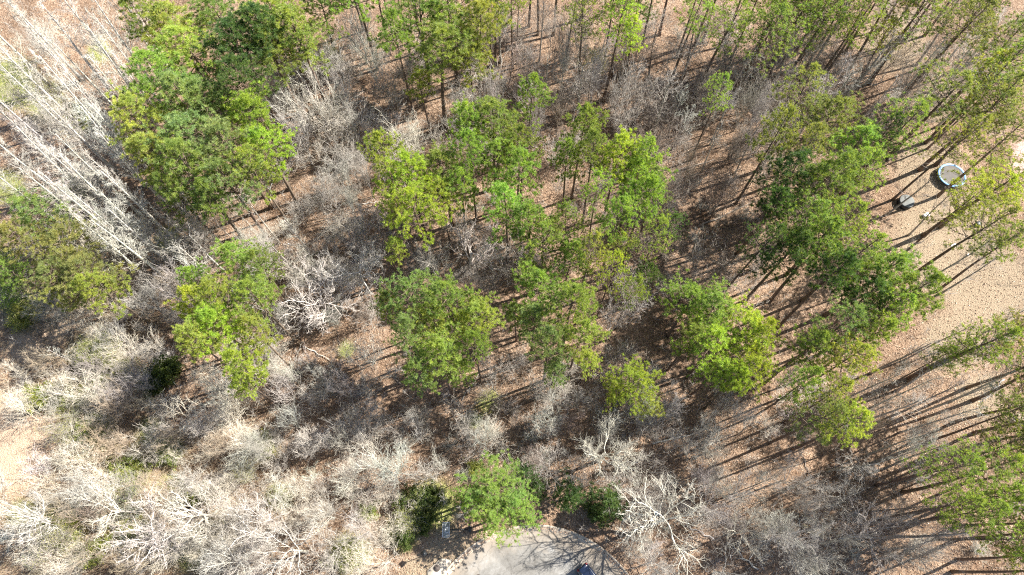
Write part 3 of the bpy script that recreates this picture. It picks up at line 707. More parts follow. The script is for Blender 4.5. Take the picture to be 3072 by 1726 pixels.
ZONES = [ # rect on the measuring grid, count, families, heights, radius px, colours, label, group, min gap
 ((390,480,700,720),26,(VASES,THINS),(10,15),(38,62),(WHITE,PALE_G),'pale slim bare tree on striped litter between the two pine groups','bare trees between the two pine groups',34),
 ((700,380,960,640),22,(THINS,VASES),(12,18),(36,58),(PALE_G,GREY),'slim grey bare tree casting long shadows in the reddish clearing','bare trees of the reddish clearing',34),
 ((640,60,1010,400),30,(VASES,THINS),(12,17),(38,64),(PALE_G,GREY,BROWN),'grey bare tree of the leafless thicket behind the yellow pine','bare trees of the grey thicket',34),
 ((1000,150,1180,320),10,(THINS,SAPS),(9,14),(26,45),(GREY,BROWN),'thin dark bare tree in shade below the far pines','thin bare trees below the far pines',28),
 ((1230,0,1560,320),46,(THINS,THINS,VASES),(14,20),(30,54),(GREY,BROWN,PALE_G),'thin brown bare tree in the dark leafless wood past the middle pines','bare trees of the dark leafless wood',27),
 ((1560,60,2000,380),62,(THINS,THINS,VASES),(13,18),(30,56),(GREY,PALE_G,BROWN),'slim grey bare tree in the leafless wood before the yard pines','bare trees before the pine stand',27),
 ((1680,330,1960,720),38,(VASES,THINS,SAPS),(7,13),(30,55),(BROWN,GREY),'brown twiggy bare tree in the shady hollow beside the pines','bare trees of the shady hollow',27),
 ((1350,440,1700,740),12,(SAPS,THINS),(7,11),(24,40),(BROWN,GREY),'thin brown bare tree under the loose row of pines','bare trees under the loose pine row',32),
 ((950,560,1340,700),18,(VASES,SAPS),(7,12),(30,50),(GREY,BROWN,PALE_G),'grey twiggy bare tree behind the wide rounded pine crown','bare trees behind the rounded pine crown',32),
 ((640,600,960,900),20,(VASES,SAPS),(6,11),(28,52),(GREY,PALE_G,BROWN),'low twiggy bare tree around the stout white limbed one','low trees around the white limbed tree',34),
 ((600,900,1000,1130),26,(VASES,VASES,SAPS),(8,13),(36,64),(PALE_G,GREY),'grey feathery bare tree on the shaded strip below the pine pair','bare trees below the pine pair',33),
 ((820,1030,1200,1290),18,(VASES,SAPS),(7,11),(34,56),(PALE_G,GREY),'silvery feathery bare tree between the brush and the kerbside pine','bare trees by the kerbside pine',34),
 ((1200,900,1640,1190),40,(VASES,SAPS,OAKS),(6,12),(30,56),(GREY,PALE_G,BROWN),'grey twiggy bare tree in the tangle behind the young evergreens','bare trees behind the young evergreens',29),
 ((1600,940,2000,1240),34,(OAKS,SAPS,VASES),(8,14),(32,60),(PALE_G,GREY),'pale crooked bare tree on litter striped by long shadows','bare trees on the striped litter',31),
 ((1560,1180,2060,1440),26,(OAKS,SAPS,VASES),(6,14),(32,62),(PALE_G,GREY),'crooked silvery bare tree around the largest white limbed one','bare trees around the largest white tree',35),
 ((2000,1080,2440,1440),46,(THINS,THINS,OAKS),(13,19),(36,62),(GREY,PALE_G,BROWN),'long trunked grey bare tree near the timber boards','long trunked bare trees near the boards',31),
 ((2200,860,2575,1150),34,(THINS,),(15,20),(34,54),(GREY,PALE_G),'long thin dark trunked tree on the tan slope below the yard','thin trees on the tan slope',32),
 ((2250,600,2575,880),16,(THINS,),(14,19),(32,50),(GREY,PALE_G),'dark leaning thin tree on the open yard litter','thin trees on the open yard',42),
 ((2230,380,2440,560),8,(THINS,SAPS),(9,15),(28,42),(GREY,PALE_G),'slim grey tree beside the trampoline yard','slim trees beside the trampoline',36),
 ((1960,0,2575,260),50,(THINS,),(15,20),(32,54),(GREY,PALE_G,BROWN),'long dark trunked bare tree behind the yard pines','long trunked trees behind the yard pines',31),
 ((0,690,420,1000),34,(VASES,SAPS),(7,12),(38,66),(PALE_G,TAN,GREY),'tan feathery bare tree in the brush beside the soft green bushes','tan bare trees beside the soft green bushes',34),
 ((200,980,640,1240),30,(VASES,),(7,11),(40,70),(WHITE,TAN,PALE_G),'straw coloured fan shaped bare tree in the bright brush','fan shaped bare trees in the bright brush',36),
 ((60,1180,900,1447),34,(VASES,OAKS),(8,13),(44,74),(WHITE,PALE_G,TAN),'bleached feathery bare tree in the brush around the sandy clearing','bleached trees of the bright brush',42),
 ((370,580,480,760),8,(VASES,SAPS),(7,10),(34,50),(TAN,PALE_G),'tan bare tree beside the dark gap below the white barked stand','tan trees beside the dark gap',28),
]
SKIP = [(1210, 1275, 95), (1430, 1243, 45), (1525, 1265, 50), (1122, 1332, 60), (40, 1140, 75), (2390, 445, 60), (2275, 510, 45), (1130, 1410, 90), (2045, 1335, 20)]
CW = {WHITE: 'bleached', PALE_G: 'pale', GREY: 'grey', BROWN: 'brown', TAN: 'tan'}
cand = []
for zi, ((x0, y0, x1, y1), n, fams, hh, rr, cs, lab, grp, gap) in enumerate(ZONES):
    pts = []; tries = 0; n = round(n * .43); gap *= 1.25
    while len(pts) < n and tries < 1500:
        tries += 1; x = rb.uniform(x0, x1); y = rb.uniform(y0, y1)
        if any(math.hypot(x - a, y - b) < gap for a, b in pts): continue
        if any(math.hypot(x - a, y - b) < c for a, b, c in SKIP): continue
        pts.append((x, y))
    for x, y in pts:
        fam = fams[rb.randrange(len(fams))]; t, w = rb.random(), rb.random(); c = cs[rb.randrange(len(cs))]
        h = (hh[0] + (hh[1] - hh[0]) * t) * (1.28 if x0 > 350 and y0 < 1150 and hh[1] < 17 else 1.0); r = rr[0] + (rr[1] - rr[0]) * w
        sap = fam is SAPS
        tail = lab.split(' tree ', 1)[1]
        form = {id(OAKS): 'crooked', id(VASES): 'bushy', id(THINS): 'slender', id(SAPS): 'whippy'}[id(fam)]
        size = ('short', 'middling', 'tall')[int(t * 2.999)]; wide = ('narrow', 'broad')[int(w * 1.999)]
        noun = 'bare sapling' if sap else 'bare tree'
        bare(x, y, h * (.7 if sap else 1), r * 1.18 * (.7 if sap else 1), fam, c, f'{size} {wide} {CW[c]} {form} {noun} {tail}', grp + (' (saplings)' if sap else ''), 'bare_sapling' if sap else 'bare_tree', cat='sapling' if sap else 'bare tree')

# budding and soft green broadleaf trees
LGREEN = (.26, .29, .075); SOFT = (.34, .35, .17); OLV = (.20, .22, .07)
for x, y, h, r, fam, lc, lab in (
 (245,900,7,58,LEAFY,LGREEN,'soft lime green bushy tree beside deep shade below the olive pines'),
 (250,965,5,44,LEAFY,LGREEN,'low lime green bush with dark shaded side next to the bushy tree'),
 (10,640,8,60,LEAFY,(.20,.30,.04),'vivid green bushy tree on the bank beside the olive pines'),
 (20,720,6,50,LEAFY,(.16,.26,.03),'low vivid green bush on the bank with dark shade'),
 (310,940,5,48,LEAFY,OLV,'dark olive bush in shade beside the lime green tree'),
 (190,1010,5,42,BUDS,SOFT,'grey green budding shrub tree by the sandy clearing'),
 (90,220,10,70,BUDS,SOFT,'budding yellowish tree under the white barked stand'),
 (130,260,8,50,BUDS,SOFT,'small budding tree low between the white barked trunks'),
 (200,480,10,60,BUDS,SOFT,'budding greenish tree between white barked trunks and olive pines'),
 (270,610,9,50,BUDS,SOFT,'pale budding tree at the end of the white barked stand'),
 (1490,140,13,55,BUDS,SOFT,'yellow budding tree in the dark leafless wood'),
 (2060,85,12,50,BUDS,(.34,.36,.06),'yellow green budding tree among long trunks behind the yard'),
 (1040,1275,4,60,LEAFY,OLV,'dark olive evergreen shrub behind the lamp post'),
 (1015,1320,4,44,BUDS,SOFT,'grey green shrub tree beside the lamp post'),
 (830,110,13,55,BUDS,SOFT,'faintly green bare tree at the foot of the pine clump'),
 (150,1060,7,55,BUDS,SOFT,'faintly green brush tree along the sandy clearing'),
 (300,1230,8,60,BUDS,SOFT,'faintly green brush tree among bleached trunks'),
 (120,1360,8,64,BUDS,SOFT,'faintly green brush tree below the sandy clearing'),
 (620,1190,7,50,BUDS,SOFT,'faintly green low tree between straw coloured fans'),
): bare(x, y, h, r, fam, GREY, lab, None, 'budding_tree', .7, lc, 'green tree')

# shrubs
rs = random.Random(55); 
def shrub(x, y, s, pair, c, lab, grp, lc=None, cat='shrub'):
    p = at(x, y, 1.0)
    if on_road(p, 1.0): return
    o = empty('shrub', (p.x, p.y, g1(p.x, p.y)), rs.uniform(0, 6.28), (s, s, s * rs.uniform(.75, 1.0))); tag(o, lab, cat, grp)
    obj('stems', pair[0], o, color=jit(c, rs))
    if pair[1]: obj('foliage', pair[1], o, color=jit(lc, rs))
SZ = [((1500,60,2000,700),55,(.7,1.2),(BROWN,GREY),'low brown twiggy shrub on the litter of the leafless wood','twiggy shrubs of the leafless wood'),
      ((640,100,1350,700),50,(.7,1.2),(BROWN,GREY),'low grey twiggy shrub on reddish litter between pines','twiggy shrubs on reddish litter'),
      ((600,880,1600,1200),50,(.7,1.3),(BROWN,GREY,PALE_G),'low twiggy shrub in the tangle below the rounded pine crowns','twiggy shrubs below the rounded crowns'),
      ((1560,900,2560,1440),50,(.6,1.1),(GREY,PALE_G),'low pale twiggy shrub on striped litter','twiggy shrubs on the striped litter'),
      ((0,740,620,1440),60,(.9,1.5),(TAN,PALE_G,WHITE),'straw coloured low shrub in the bright brush','straw coloured shrubs of the bright brush')]
for (x0, y0, x1, y1), n, ss, cs, lab, grp in SZ:
    for k in range(n):
        x, y = rs.uniform(x0, x1), rs.uniform(y0, y1)
        if any(math.hypot(x - a, y - b) < c for a, b, c in SKIP): continue
        sz = rs.uniform(*ss); cc = cs[rs.randrange(len(cs))]; t_ = (sz - ss[0]) / (ss[1] - ss[0])
        shrub(x, y, sz, SHRUBS[rs.randrange(5)], cc, ('small ', 'middling ', 'big ')[min(2, int(t_ * 3))] + CW[cc] + ' twiggy shrub ' + lab.split(' shrub ', 1)[1], grp)
shrub(1590, 1385, 1.25, SHRUBS[1], TAN, 'rounded tan twiggy shrub on the bank beside the parked car', None)
shrub(1625, 1350, 1.0, SHRUBS[3], TAN, 'smaller tan twiggy shrub up the bank from the parked car', None)
shrub(1000, 1310, 1.0, SHRUBS[2], (.5, .47, .3), 'pale mossy shrub with curled stems beside the lamp post brush', None)
shrub(1170, 1285, 1.0, SHRUBS[4], GREY, 'fallen grey twigs standing by the toppled backboard', None)
for x, y, s in ((230, 1100, 1.3), (660, 1120, 1.0), (420, 1140, 1.0), (860, 1400, 1.1), (60, 800, 1.3), (330, 1180, 1.2), (160, 1330, 1.4), (240, 1380, 1.2), (1190, 1180, .8), (930, 1290, .8), (100, 1000, 1.2), (500, 1250, 1.1)):
    shrub(x, y, s, GSHRUBS[rs.randrange(3)], TAN, 'leafing green shrub in the bright brush', 'leafing green shrubs of the brush', LGREEN)
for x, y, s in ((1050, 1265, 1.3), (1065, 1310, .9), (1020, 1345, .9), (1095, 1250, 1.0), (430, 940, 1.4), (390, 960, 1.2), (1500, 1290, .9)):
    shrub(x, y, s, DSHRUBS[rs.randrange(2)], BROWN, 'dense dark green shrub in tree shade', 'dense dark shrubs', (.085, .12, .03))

# ------------------------------------------------------------------ what nobody could count: fallen leaves, dead twigs, grass
def spots(n, lo=(-30, -60), hi=(2620, 1500)):
    u = npr.uniform(lo[0], hi[0], n); v = npr.uniform(lo[1], hi[1], n); P = np.empty((n, 2))
    dx = (u * D - 1536) / FPX; dy = -(v * D - 863) / FPX
    wy = dy * math.cos(TILT) + math.sin(TILT); wz = dy * math.sin(TILT) - math.cos(TILT); k = -CAM_H / wz
    P[:, 0] = dx * k; P[:, 1] = wy * k
    off = np.hypot(P[:, 0] - ROAD_C[0], P[:, 1] - ROAD_C[1]) > ROAD_R + .85
    return P[off], u[off], v[off]
def clumpy(P, s, seed):
    r = np.random.default_rng(seed); a = r.uniform(0, 6.28, 8); w = r.uniform(.5, 1.6, 8) * s; ph = r.uniform(0, 6.28, 8)
    return sum(np.sin((P[:, 0] * np.cos(t) + P[:, 1] * np.sin(t)) * k + f) for t, k, f in zip(a, w, ph)) / 8 ** .5
P, u, v = spots(100000)
kp = blob(PALE, u, v) + blob(GRASS, u, v) * .7 < npr.uniform(0, 1.1, len(u)); P = P[kp]
n = len(P); Zg = gz(P[:, 0], P[:, 1]) + npr.uniform(.0, .05, n); C = np.column_stack([P, Zg])
th = npr.uniform(0, 6.28, n); tl = npr.normal(0, .45, (n, 2)); s = npr.uniform(.06, .13, n)[:, None]
a = np.column_stack([np.cos(th), np.sin(th), tl[:, 0]]) * s; b = np.column_stack([-np.sin(th), np.cos(th), tl[:, 1]]) * s * .65
lv = np.stack([C - a, C + b, C + a, C - b], 1).reshape(-1, 3); lv[:, 2] += .03
tag(obj('fallen_leaves', mesh_np('fallen_leaves', lv, [np.arange(n * 4).reshape(-1, 4)], M_LITTER)), 'brown fallen leaves covering the wood floor', 'leaf litter', kind='stuff')
# some drift into the gutter and over the kerb
nk = 2600; an = npr.uniform(math.radians(20), math.radians(200), nk); rr_ = ROAD_R + npr.normal(.42, .22, nk)
dens = .5 + .5 * np.sin(an * 9 + 1) ; kp = npr.uniform(0, 1, nk) < .25 + .75 * dens; an = an[kp]; rr_ = np.clip(rr_[kp], ROAD_R - .5, ROAD_R + .55); n = len(an)
C = np.column_stack([ROAD_C[0] + rr_ * np.cos(an), ROAD_C[1] + rr_ * np.sin(an), npr.uniform(.04, .07, n)])
th = npr.uniform(0, 6.28, n); s = npr.uniform(.04, .09, n)[:, None]; tl = npr.normal(0, .2, (n, 2))
a = np.column_stack([np.cos(th), np.sin(th), tl[:, 0]]) * s; b = np.column_stack([-np.sin(th), np.cos(th), tl[:, 1]]) * s * .7
tag(obj('gutter_leaves', mesh_np('gutter_leaves', np.stack([C - a, C + b, C + a, C - b], 1).reshape(-1, 3), [np.arange(n * 4).reshape(-1, 4)], M_LITTER)), 'brown leaves drifted along the gutter of the turning circle', 'leaf litter', kind='stuff')

def spikes(P, L, r, spread, mat, name, label, cat, zoff=0.0):
    n = len(P); base = np.column_stack([P, gz(P[:, 0], P[:, 1]) + zoff]); th = npr.uniform(0, 6.28, n); el = np.clip(npr.normal(spread[0], spread[1], n), .03, 1.5)
    d = np.column_stack([np.cos(th) * np.cos(el), np.sin(th) * np.cos(el), np.sin(el)]); ln = npr.uniform(*L, n)
    lines_v = base + d * ln[:, None]; u = np.cross(d, npr.normal(size=(n, 3))); u /= np.linalg.norm(u, axis=1)[:, None] + 1e-9; w = np.cross(d, u)
    vs_ = np.stack([base + u * r, base + (-.5 * u + .866 * w) * r, base + (-.5 * u - .866 * w) * r, lines_v], 1).reshape(-1, 3)
    b = np.arange(n)[:, None] * 4; f = np.concatenate([b + np.array([[0, 1, 3]]), b + np.array([[1, 2, 3]]), b + np.array([[2, 0, 3]])])
    return tag(obj(name, mesh_np(name, vs_, [f], mat)), label, cat, kind='stuff')
P, u, v = spots(130000); c = clumpy(P, .5, 3); lim = np.where(blob(LAWN, u, v) > .3, 1.0, .25); P2 = P[(c > lim) & (blob(PALE[:1], u, v) < .3)]
spikes(P2, (.4, 1.6), .014, (.45, .4), M_BRUSH, 'underbrush', 'dead twigs and thin stalks littering the wood floor', 'underbrush')
SPEC['thicket'] = dict(trunk=(4.2, .10, .05), n=[8, 6, 4, 2], start=[.4, .18, .12, .1], ang=[(14, 42), (22, 50), (28, 60), (25, 60)],
    lf=[(1.2, 1.9), (.38, .62), (.42, .65), (.5, .8)], wan=[.06, .16, .2, .2, .1], up=[.04, .06, .05, .04, 0], rf=[.5, .5, .55, .6], mn=[.04, .042, .026, .018, .012])
TT = []
for k in range(6):
    ls = grow('thicket', 900 + k); tv, tf = segs_np([([tuple(p) for p in l[2]][::(1 if l[0] > 1 else 2)] + ([tuple(l[2][-1])] if l[0] <= 1 and (len(l[2]) - 1) % 2 else []), (l[3][::(1 if l[0] > 1 else 2)] + ([l[3][-1]] if l[0] <= 1 and (len(l[2]) - 1) % 2 else []))) for l in ls])
    TT.append((tv, tf, max(p.z for l in ls for p in l[2])))
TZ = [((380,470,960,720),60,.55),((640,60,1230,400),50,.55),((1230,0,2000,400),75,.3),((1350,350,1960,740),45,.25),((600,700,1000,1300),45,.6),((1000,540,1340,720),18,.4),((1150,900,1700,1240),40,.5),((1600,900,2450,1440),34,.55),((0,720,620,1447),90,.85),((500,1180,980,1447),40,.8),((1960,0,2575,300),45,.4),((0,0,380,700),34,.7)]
TVv, TVf3, TVf4, TVt, tn = [], [], [], [], 0; rt = random.Random(77)
for (x0, y0, x1, y1), n_, tone in TZ:
    for k in range(n_):
        x, y = rt.uniform(x0, x1), rt.uniform(y0, y1)
        if any(math.hypot(x - a, y - b) < c for a, b, c in SKIP): continue
        h_ = rt.uniform(5, 10) * (1.25 if y0 < 100 else 1); p = at(x, y, h_ * .7)
        if on_road(p, 1.5): continue
        tv, tf, th_ = TT[rt.randrange(6)]; a_ = rt.uniform(0, 6.28); k_ = h_ / th_; w_ = k_ * rt.uniform(.8, 1.25); ca, sa = math.cos(a_), math.sin(a_)
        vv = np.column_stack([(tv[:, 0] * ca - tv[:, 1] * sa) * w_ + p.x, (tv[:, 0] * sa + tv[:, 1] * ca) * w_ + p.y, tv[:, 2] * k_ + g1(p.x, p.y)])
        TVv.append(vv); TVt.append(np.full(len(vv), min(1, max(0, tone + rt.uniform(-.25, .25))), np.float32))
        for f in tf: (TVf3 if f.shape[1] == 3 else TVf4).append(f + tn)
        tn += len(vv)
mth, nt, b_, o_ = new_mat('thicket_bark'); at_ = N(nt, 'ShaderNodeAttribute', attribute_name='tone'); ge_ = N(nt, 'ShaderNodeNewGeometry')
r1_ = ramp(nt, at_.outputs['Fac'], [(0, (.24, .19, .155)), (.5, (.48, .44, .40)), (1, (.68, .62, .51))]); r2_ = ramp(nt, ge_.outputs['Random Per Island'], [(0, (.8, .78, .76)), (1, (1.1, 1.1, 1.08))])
nt.links.new(mix(nt, 1.0, r1_.outputs[0], r2_.outputs[0], 'MULTIPLY'), b_.inputs['Base Color']); b_.inputs['Roughness'].default_value = .85
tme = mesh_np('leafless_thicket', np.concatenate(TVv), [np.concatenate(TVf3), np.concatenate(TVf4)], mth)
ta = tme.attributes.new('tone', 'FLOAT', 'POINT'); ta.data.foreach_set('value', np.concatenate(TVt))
tag(obj('leafless_thicket', tme), 'tangle of small leafless trees filling the gaps of the wood', 'thicket', kind='stuff')
wl = []; rw = random.Random(91); P3, u3, v3 = spots(1500)
for (x, y), uu, vv in zip(P3, u3, v3):
    if 2230 < uu and 330 < vv < 800 and rw.random() < .8: continue
    if any(math.hypot(uu - a, vv - b) < c * .8 for a, b, c in SKIP): continue
    z = g1(x, y) - .05; H_ = rw.uniform(1.5, 5.0); p = Vector((x, y, z)); d = (UP + rvec(rw) * .3).normalized(); pts = [p]
    for k in range(4): d = (d + rvec(rw) * .12).normalized(); p = p + d * H_ / 4; pts.append(p)
    r0 = .010 + .006 * H_; wl.append(([tuple(q) for q in pts], [r0 * (1 - .17 * k) for k in range(5)]))
    for c in range(9):
        k = rw.randint(1, 3); b0 = pts[k].lerp(pts[k + 1], rw.random()); dd = tilt_dir(rw, d, math.radians(rw.uniform(30, 70))); e = b0 + dd * H_ * rw.uniform(.12, .32)
        wl.append(([tuple(b0), tuple(b0.lerp(e, .5) + rvec(rw) * .06), tuple(e)], [r0 * .6, r0 * .5, .006]))
        for g in range(3):
            b1 = b0.lerp(e, rw.uniform(.3, 1)); e1 = b1 + tilt_dir(rw, dd, math.radians(rw.uniform(25, 60))) * H_ * rw.uniform(.05, .13); wl.append(([tuple(b1), tuple(e1)], [.012, .005]))
wv, wf = segs_np(wl)
M_WHIP = scatter_material('thin_grey_stems', [(0, (.20, .165, .135)), (.5, (.38, .34, .30)), (1, (.56, .53, .49))])
tag(obj('understorey', mesh_np('understorey', wv, wf, M_WHIP)), 'thin leafless whips growing all through the wood floor', 'understorey', kind='stuff')
P, u, v = spots(160000, (-30, 100), (1420, 1500)); g = blob(GRASS, u, v); P2 = P[g * (.55 + .55 * clumpy(P, .6, 5)) > npr.uniform(.3, 1.1, len(g))]
spikes(P2, (.2, .6), .035, (.8, .35), M_GRASS, 'grass', 'fresh green grass and weeds in the open brush', 'grass')
P, u, v = spots(60000, (-30, 700), (1000, 1500)); g = 1 - smooth(500, 900, u); P2 = P[(clumpy(P, .35, 9) > -.3) & (npr.uniform(0, 1, len(g)) < g) & (blob(PALE[:1], u, v) < .5)]
spikes(P2, (.5, 1.5), .016, (.9, .35), M_DRY, 'dry_grass', 'straw coloured dry stalks of the bright brush', 'dry grass')

# ------------------------------------------------------------------ things on the ground
M_LOG = M_BARK
def log(p0, p1, r, c, lab):
    a = at(*p0, .1); b = at(*p1, .1); mid = (a + b) / 2; L = (b - a).length; rz = math.atan2(b.y - a.y, b.x - a.x); rr = random.Random(lab)
    n = 7; pts = [(-L / 2 + L * k / n, rr.uniform(-.12, .12), r + rr.uniform(-.03, .12)) for k in range(n + 1)]
    o = empty('fallen_log', (mid.x, mid.y, g1(mid.x, mid.y)), rz); tag(o, lab, 'log')
    mb = MB(); mb.tube(pts, np.linspace(r, r * .45, n + 1), 8); obj('trunk', mb.mesh('trunk', M_LOG, True), o, color=c)
    for k in (3, 5):
        mb = MB(); q_ = pts[k]; s = rr.choice((-1, 1)); mb.tube([q_, (q_[0] + .5, q_[1] + s * .6, q_[2] + .15), (q_[0] + 1.1, q_[1] + s * 1.3, q_[2] + .5)], np.array([r * .4, r * .25, .01]), 5); obj('branch', mb.mesh('branch', M_LOG, True), o, color=c)
log((1640, 1115), (1745, 1092), .14, WHITE, 'long pale fallen limb on the litter beside the sprawling bare tree')
log((1755, 570), (1905, 505), .16, BROWN, 'dark fallen trunk in the shady hollow')
log((880, 700), (960, 690), .12, GREY, 'grey fallen trunk beyond the stout white limbed tree')
log((2270, 730), (2380, 690), .12, BROWN, 'dark fallen pole at the edge of the yard litter')
log((760, 868), (830, 905), .1, PALE_G, 'thin pale fallen trunk in the small clearing')
log((1700, 430), (1830, 395), .15, BROWN, 'dark fallen trunk at the head of the shady hollow')
log((2230, 405), (2262, 375), .2, BROWN, 'short dark log in the yard beside the pine stand')

LIMB = []
for k in range(4):
    r_ = random.Random(970 + k); mb = MB(); n_ = 7; pts_ = [(-2.2 + 4.4 * q / n_, r_.uniform(-.18, .18), .10 + r_.uniform(0, .15)) for q in range(n_ + 1)]; mb.tube(pts_, np.linspace(.085, .025, n_ + 1), 6)
    for q in (2, 3, 4, 5, 6):
        b0 = pts_[q]; sg = r_.choice((-1, 1)); ln_ = r_.uniform(.6, 1.5); mb.tube([b0, (b0[0] + ln_ * .5, b0[1] + sg * ln_ * .4, b0[2] + .12), (b0[0] + ln_, b0[1] + sg * ln_ * .7, b0[2] + r_.uniform(.1, .5))], np.array([.04, .026, .008]), 4, False)
    LIMB.append(mb.mesh('fallen_limb', M_BARK, True))
rl_ = random.Random(61); LZ = [((660, 420, 960, 900), 'on the reddish clearing'), ((1230, 60, 2000, 420), 'on the floor of the leafless wood'), ((950, 880, 1700, 1200), 'in the tangle below the rounded crowns'), ((1650, 960, 2500, 1420), 'on the litter striped by long shadows'), ((380, 480, 660, 640), 'between the two pine groups')]
for (x0, y0, x1, y1), ph in LZ:
    for k in range(9):
        p = at(rl_.uniform(x0, x1), rl_.uniform(y0, y1), .1)
        if on_road(p, 2): continue
        c_ = rl_.choice((PALE_G, GREY, BROWN)); sz_ = rl_.uniform(.6, 1.4); o = obj('fallen_limb', LIMB[rl_.randrange(4)], None, (p.x, p.y, g1(p.x, p.y)), jit(c_, rl_)); o.rotation_euler.z = rl_.uniform(0, 6.28); o.scale = (sz_,) * 3
        tag(o, f'{"short" if sz_ < 1 else "long"} {CW[c_]} fallen limb lying {ph}', 'fallen limb', 'fallen limbs ' + ph)

# storm drain slab with its cover
M_IRON = plain('rusty_iron', (.075, .06, .052), .8, .0, .25, 9)
slab = empty('drain_slab', (0, 0, 0)); tag(slab, 'pale concrete storm drain slab beside the kerb', 'drain slab')
sp = [at(px / D, py / D) for px, py in ((1283, 1712), (1322, 1676), (1357, 1680), (1328, 1727), (1300, 1748), (1284, 1745))]
c0 = sum(sp, Vector()) / len(sp); slab.location = (c0.x, c0.y, 0)
mb = MB(); top = [(p.x - c0.x, p.y - c0.y, .17) for p in sp]; rim = [((p.x - c0.x) * 1.02, (p.y - c0.y) * 1.02, .145) for p in sp]; bot = [(q_[0], q_[1], -.1) for q_ in rim]; k = len(sp)
fs = [tuple(range(k))] if True else []
fs = [tuple(reversed(range(k)))]
for a_ in range(k):
    b_ = (a_ + 1) % k; fs += [(a_, b_, k + b_, k + a_), (k + a_, k + b_, 2 * k + b_, 2 * k + a_)]
mb.add(top + rim + bot, fs); obj('slab', mb.mesh('slab', M_CONC), slab)
def cover(name, p, z, r, lab):
    o = empty(name, (p.x, p.y, z)); tag(o, lab, 'manhole cover')
    mb = MB(); mb.lathe([(r, 0), (r, .018), (r - .05, .018), (r - .05, .010)], (0, 0, 0), 32); obj('ring', mb.mesh('ring', M_IRON), o)
    mb = MB(); mb.lathe([(r - .06, .002), (r - .06, .014), (.001, .016)], (0, 0, 0), 32); pl = obj('lid', mb.mesh('lid', M_IRON), o)
    mb = MB()
    for a_ in range(-4, 5):
        h_ = math.sqrt(max(0, (r - .1) ** 2 - (a_ * r / 5) ** 2)); mb.box((a_ * r / 5, 0, .02), (.025, 2 * h_, .012))
    obj('tread', mb.mesh('tread', M_IRON), pl)
cover('manhole_cover', at(1310 / D, 1705 / D, .17), .172, .47, 'round rusty iron cover set in the pale concrete drain slab')
cover('manhole_cover', at(1435 / D, 1732 / D, 0), .022, .38, 'round iron cover in the asphalt of the turning circle')

# lamp post
M_BLACK = plain('black_metal', (.02, .023, .026), .4, .3, .2); M_GLASS = plain('frosted_glass', (.45, .47, .48), .15, 0, .05)
lp = at(1272 / D, 1661 / D, 3.2); lp = Vector((lp.x, lp.y, 0)); L = empty('lamp_post', (lp.x, lp.y, 0), math.radians(40)); tag(L, 'black square lantern on a slim post by the brush and drain slab', 'lamp post')
mb = MB(); mb.lathe([(.16, -.05), (.16, .1), (.09, .2), (.055, .4), (.045, 2.75), (.07, 2.8), (.07, 2.86), (.001, 2.87)], (0, 0, 0), 14); obj('post', mb.mesh('post', M_BLACK, True), L)
lan = MB()
for sx in (-1, 1):
    for sy in (-1, 1): lan.tube([(sx * .14, sy * .14, 2.86), (sx * .2, sy * .2, 3.25)], .014, 5)
lan.box((0, 0, 2.87), (.32, .32, .03)); lno = obj('lantern', lan.mesh('lantern', M_BLACK), L)
g_ = MB(); g_.add([(x * w, y * w, z) for z, w in ((2.89, .135), (3.24, .19)) for x, y in ((-1, -1), (1, -1), (1, 1), (-1, 1))], [(0, 1, 5, 4), (1, 2, 6, 5), (2, 3, 7, 6), (3, 0, 4, 7)]); obj('pane', g_.mesh('pane', M_GLASS), lno)
r_ = MB(); r_.add([(x * w, y * w, z) for z, w in ((3.25, .34), (3.29, .34), (3.44, .13), (3.46, .13)) for x, y in ((-1, -1), (1, -1), (1, 1), (-1, 1))],
                  [(3, 2, 1, 0)] + [(a_ * 4 + b_, a_ * 4 + (b_ + 1) % 4, a_ * 4 + 4 + (b_ + 1) % 4, a_ * 4 + 4 + b_) for a_ in range(3) for b_ in range(4)] + [(12, 13, 14, 15)]); rf = obj('roof', r_.mesh('roof', M_BLACK), L)
r_ = MB(); r_.lathe([(.05, 3.46), (.06, 3.5), (.03, 3.56), (.001, 3.58)], (0, 0, 0), 10); obj('finial', r_.mesh('finial', M_BLACK, True), rf)

# toppled basketball hoop: clear board with white frame and target square, pole running off to its side
M_WHITEP = plain('white_paint', (.72, .73, .75), .5, 0, .06); M_ORANGE = plain('orange_metal', (.45, .10, .02), .5, 0, .1)
mcl, nt, b_, o_ = new_mat('clear_acrylic'); b_.inputs['Base Color'].default_value = (.55, .6, .6, 1); b_.inputs['Roughness'].default_value = .08; b_.inputs['Alpha'].default_value = .30
nz = noise(nt, 8); rmp = ramp(nt, nz.outputs['Fac'], [(.3, (.4, .45, .44)), (.7, (.6, .64, .64))]); nt.links.new(rmp.outputs[0], b_.inputs['Base Color'])
hp = at(1338 / D, 1590 / D, .5); BH = empty('basketball_hoop', (hp.x, hp.y, 0), 0); tag(BH, 'toppled basketball hoop with clear white framed backboard by the evergreen shrub', 'basketball hoop')
bw, bl, bz = .92, 1.9, .58            # board lies nearly flat: short side along x, long side along y
def tiltz(x): return bz + (x) * -.22
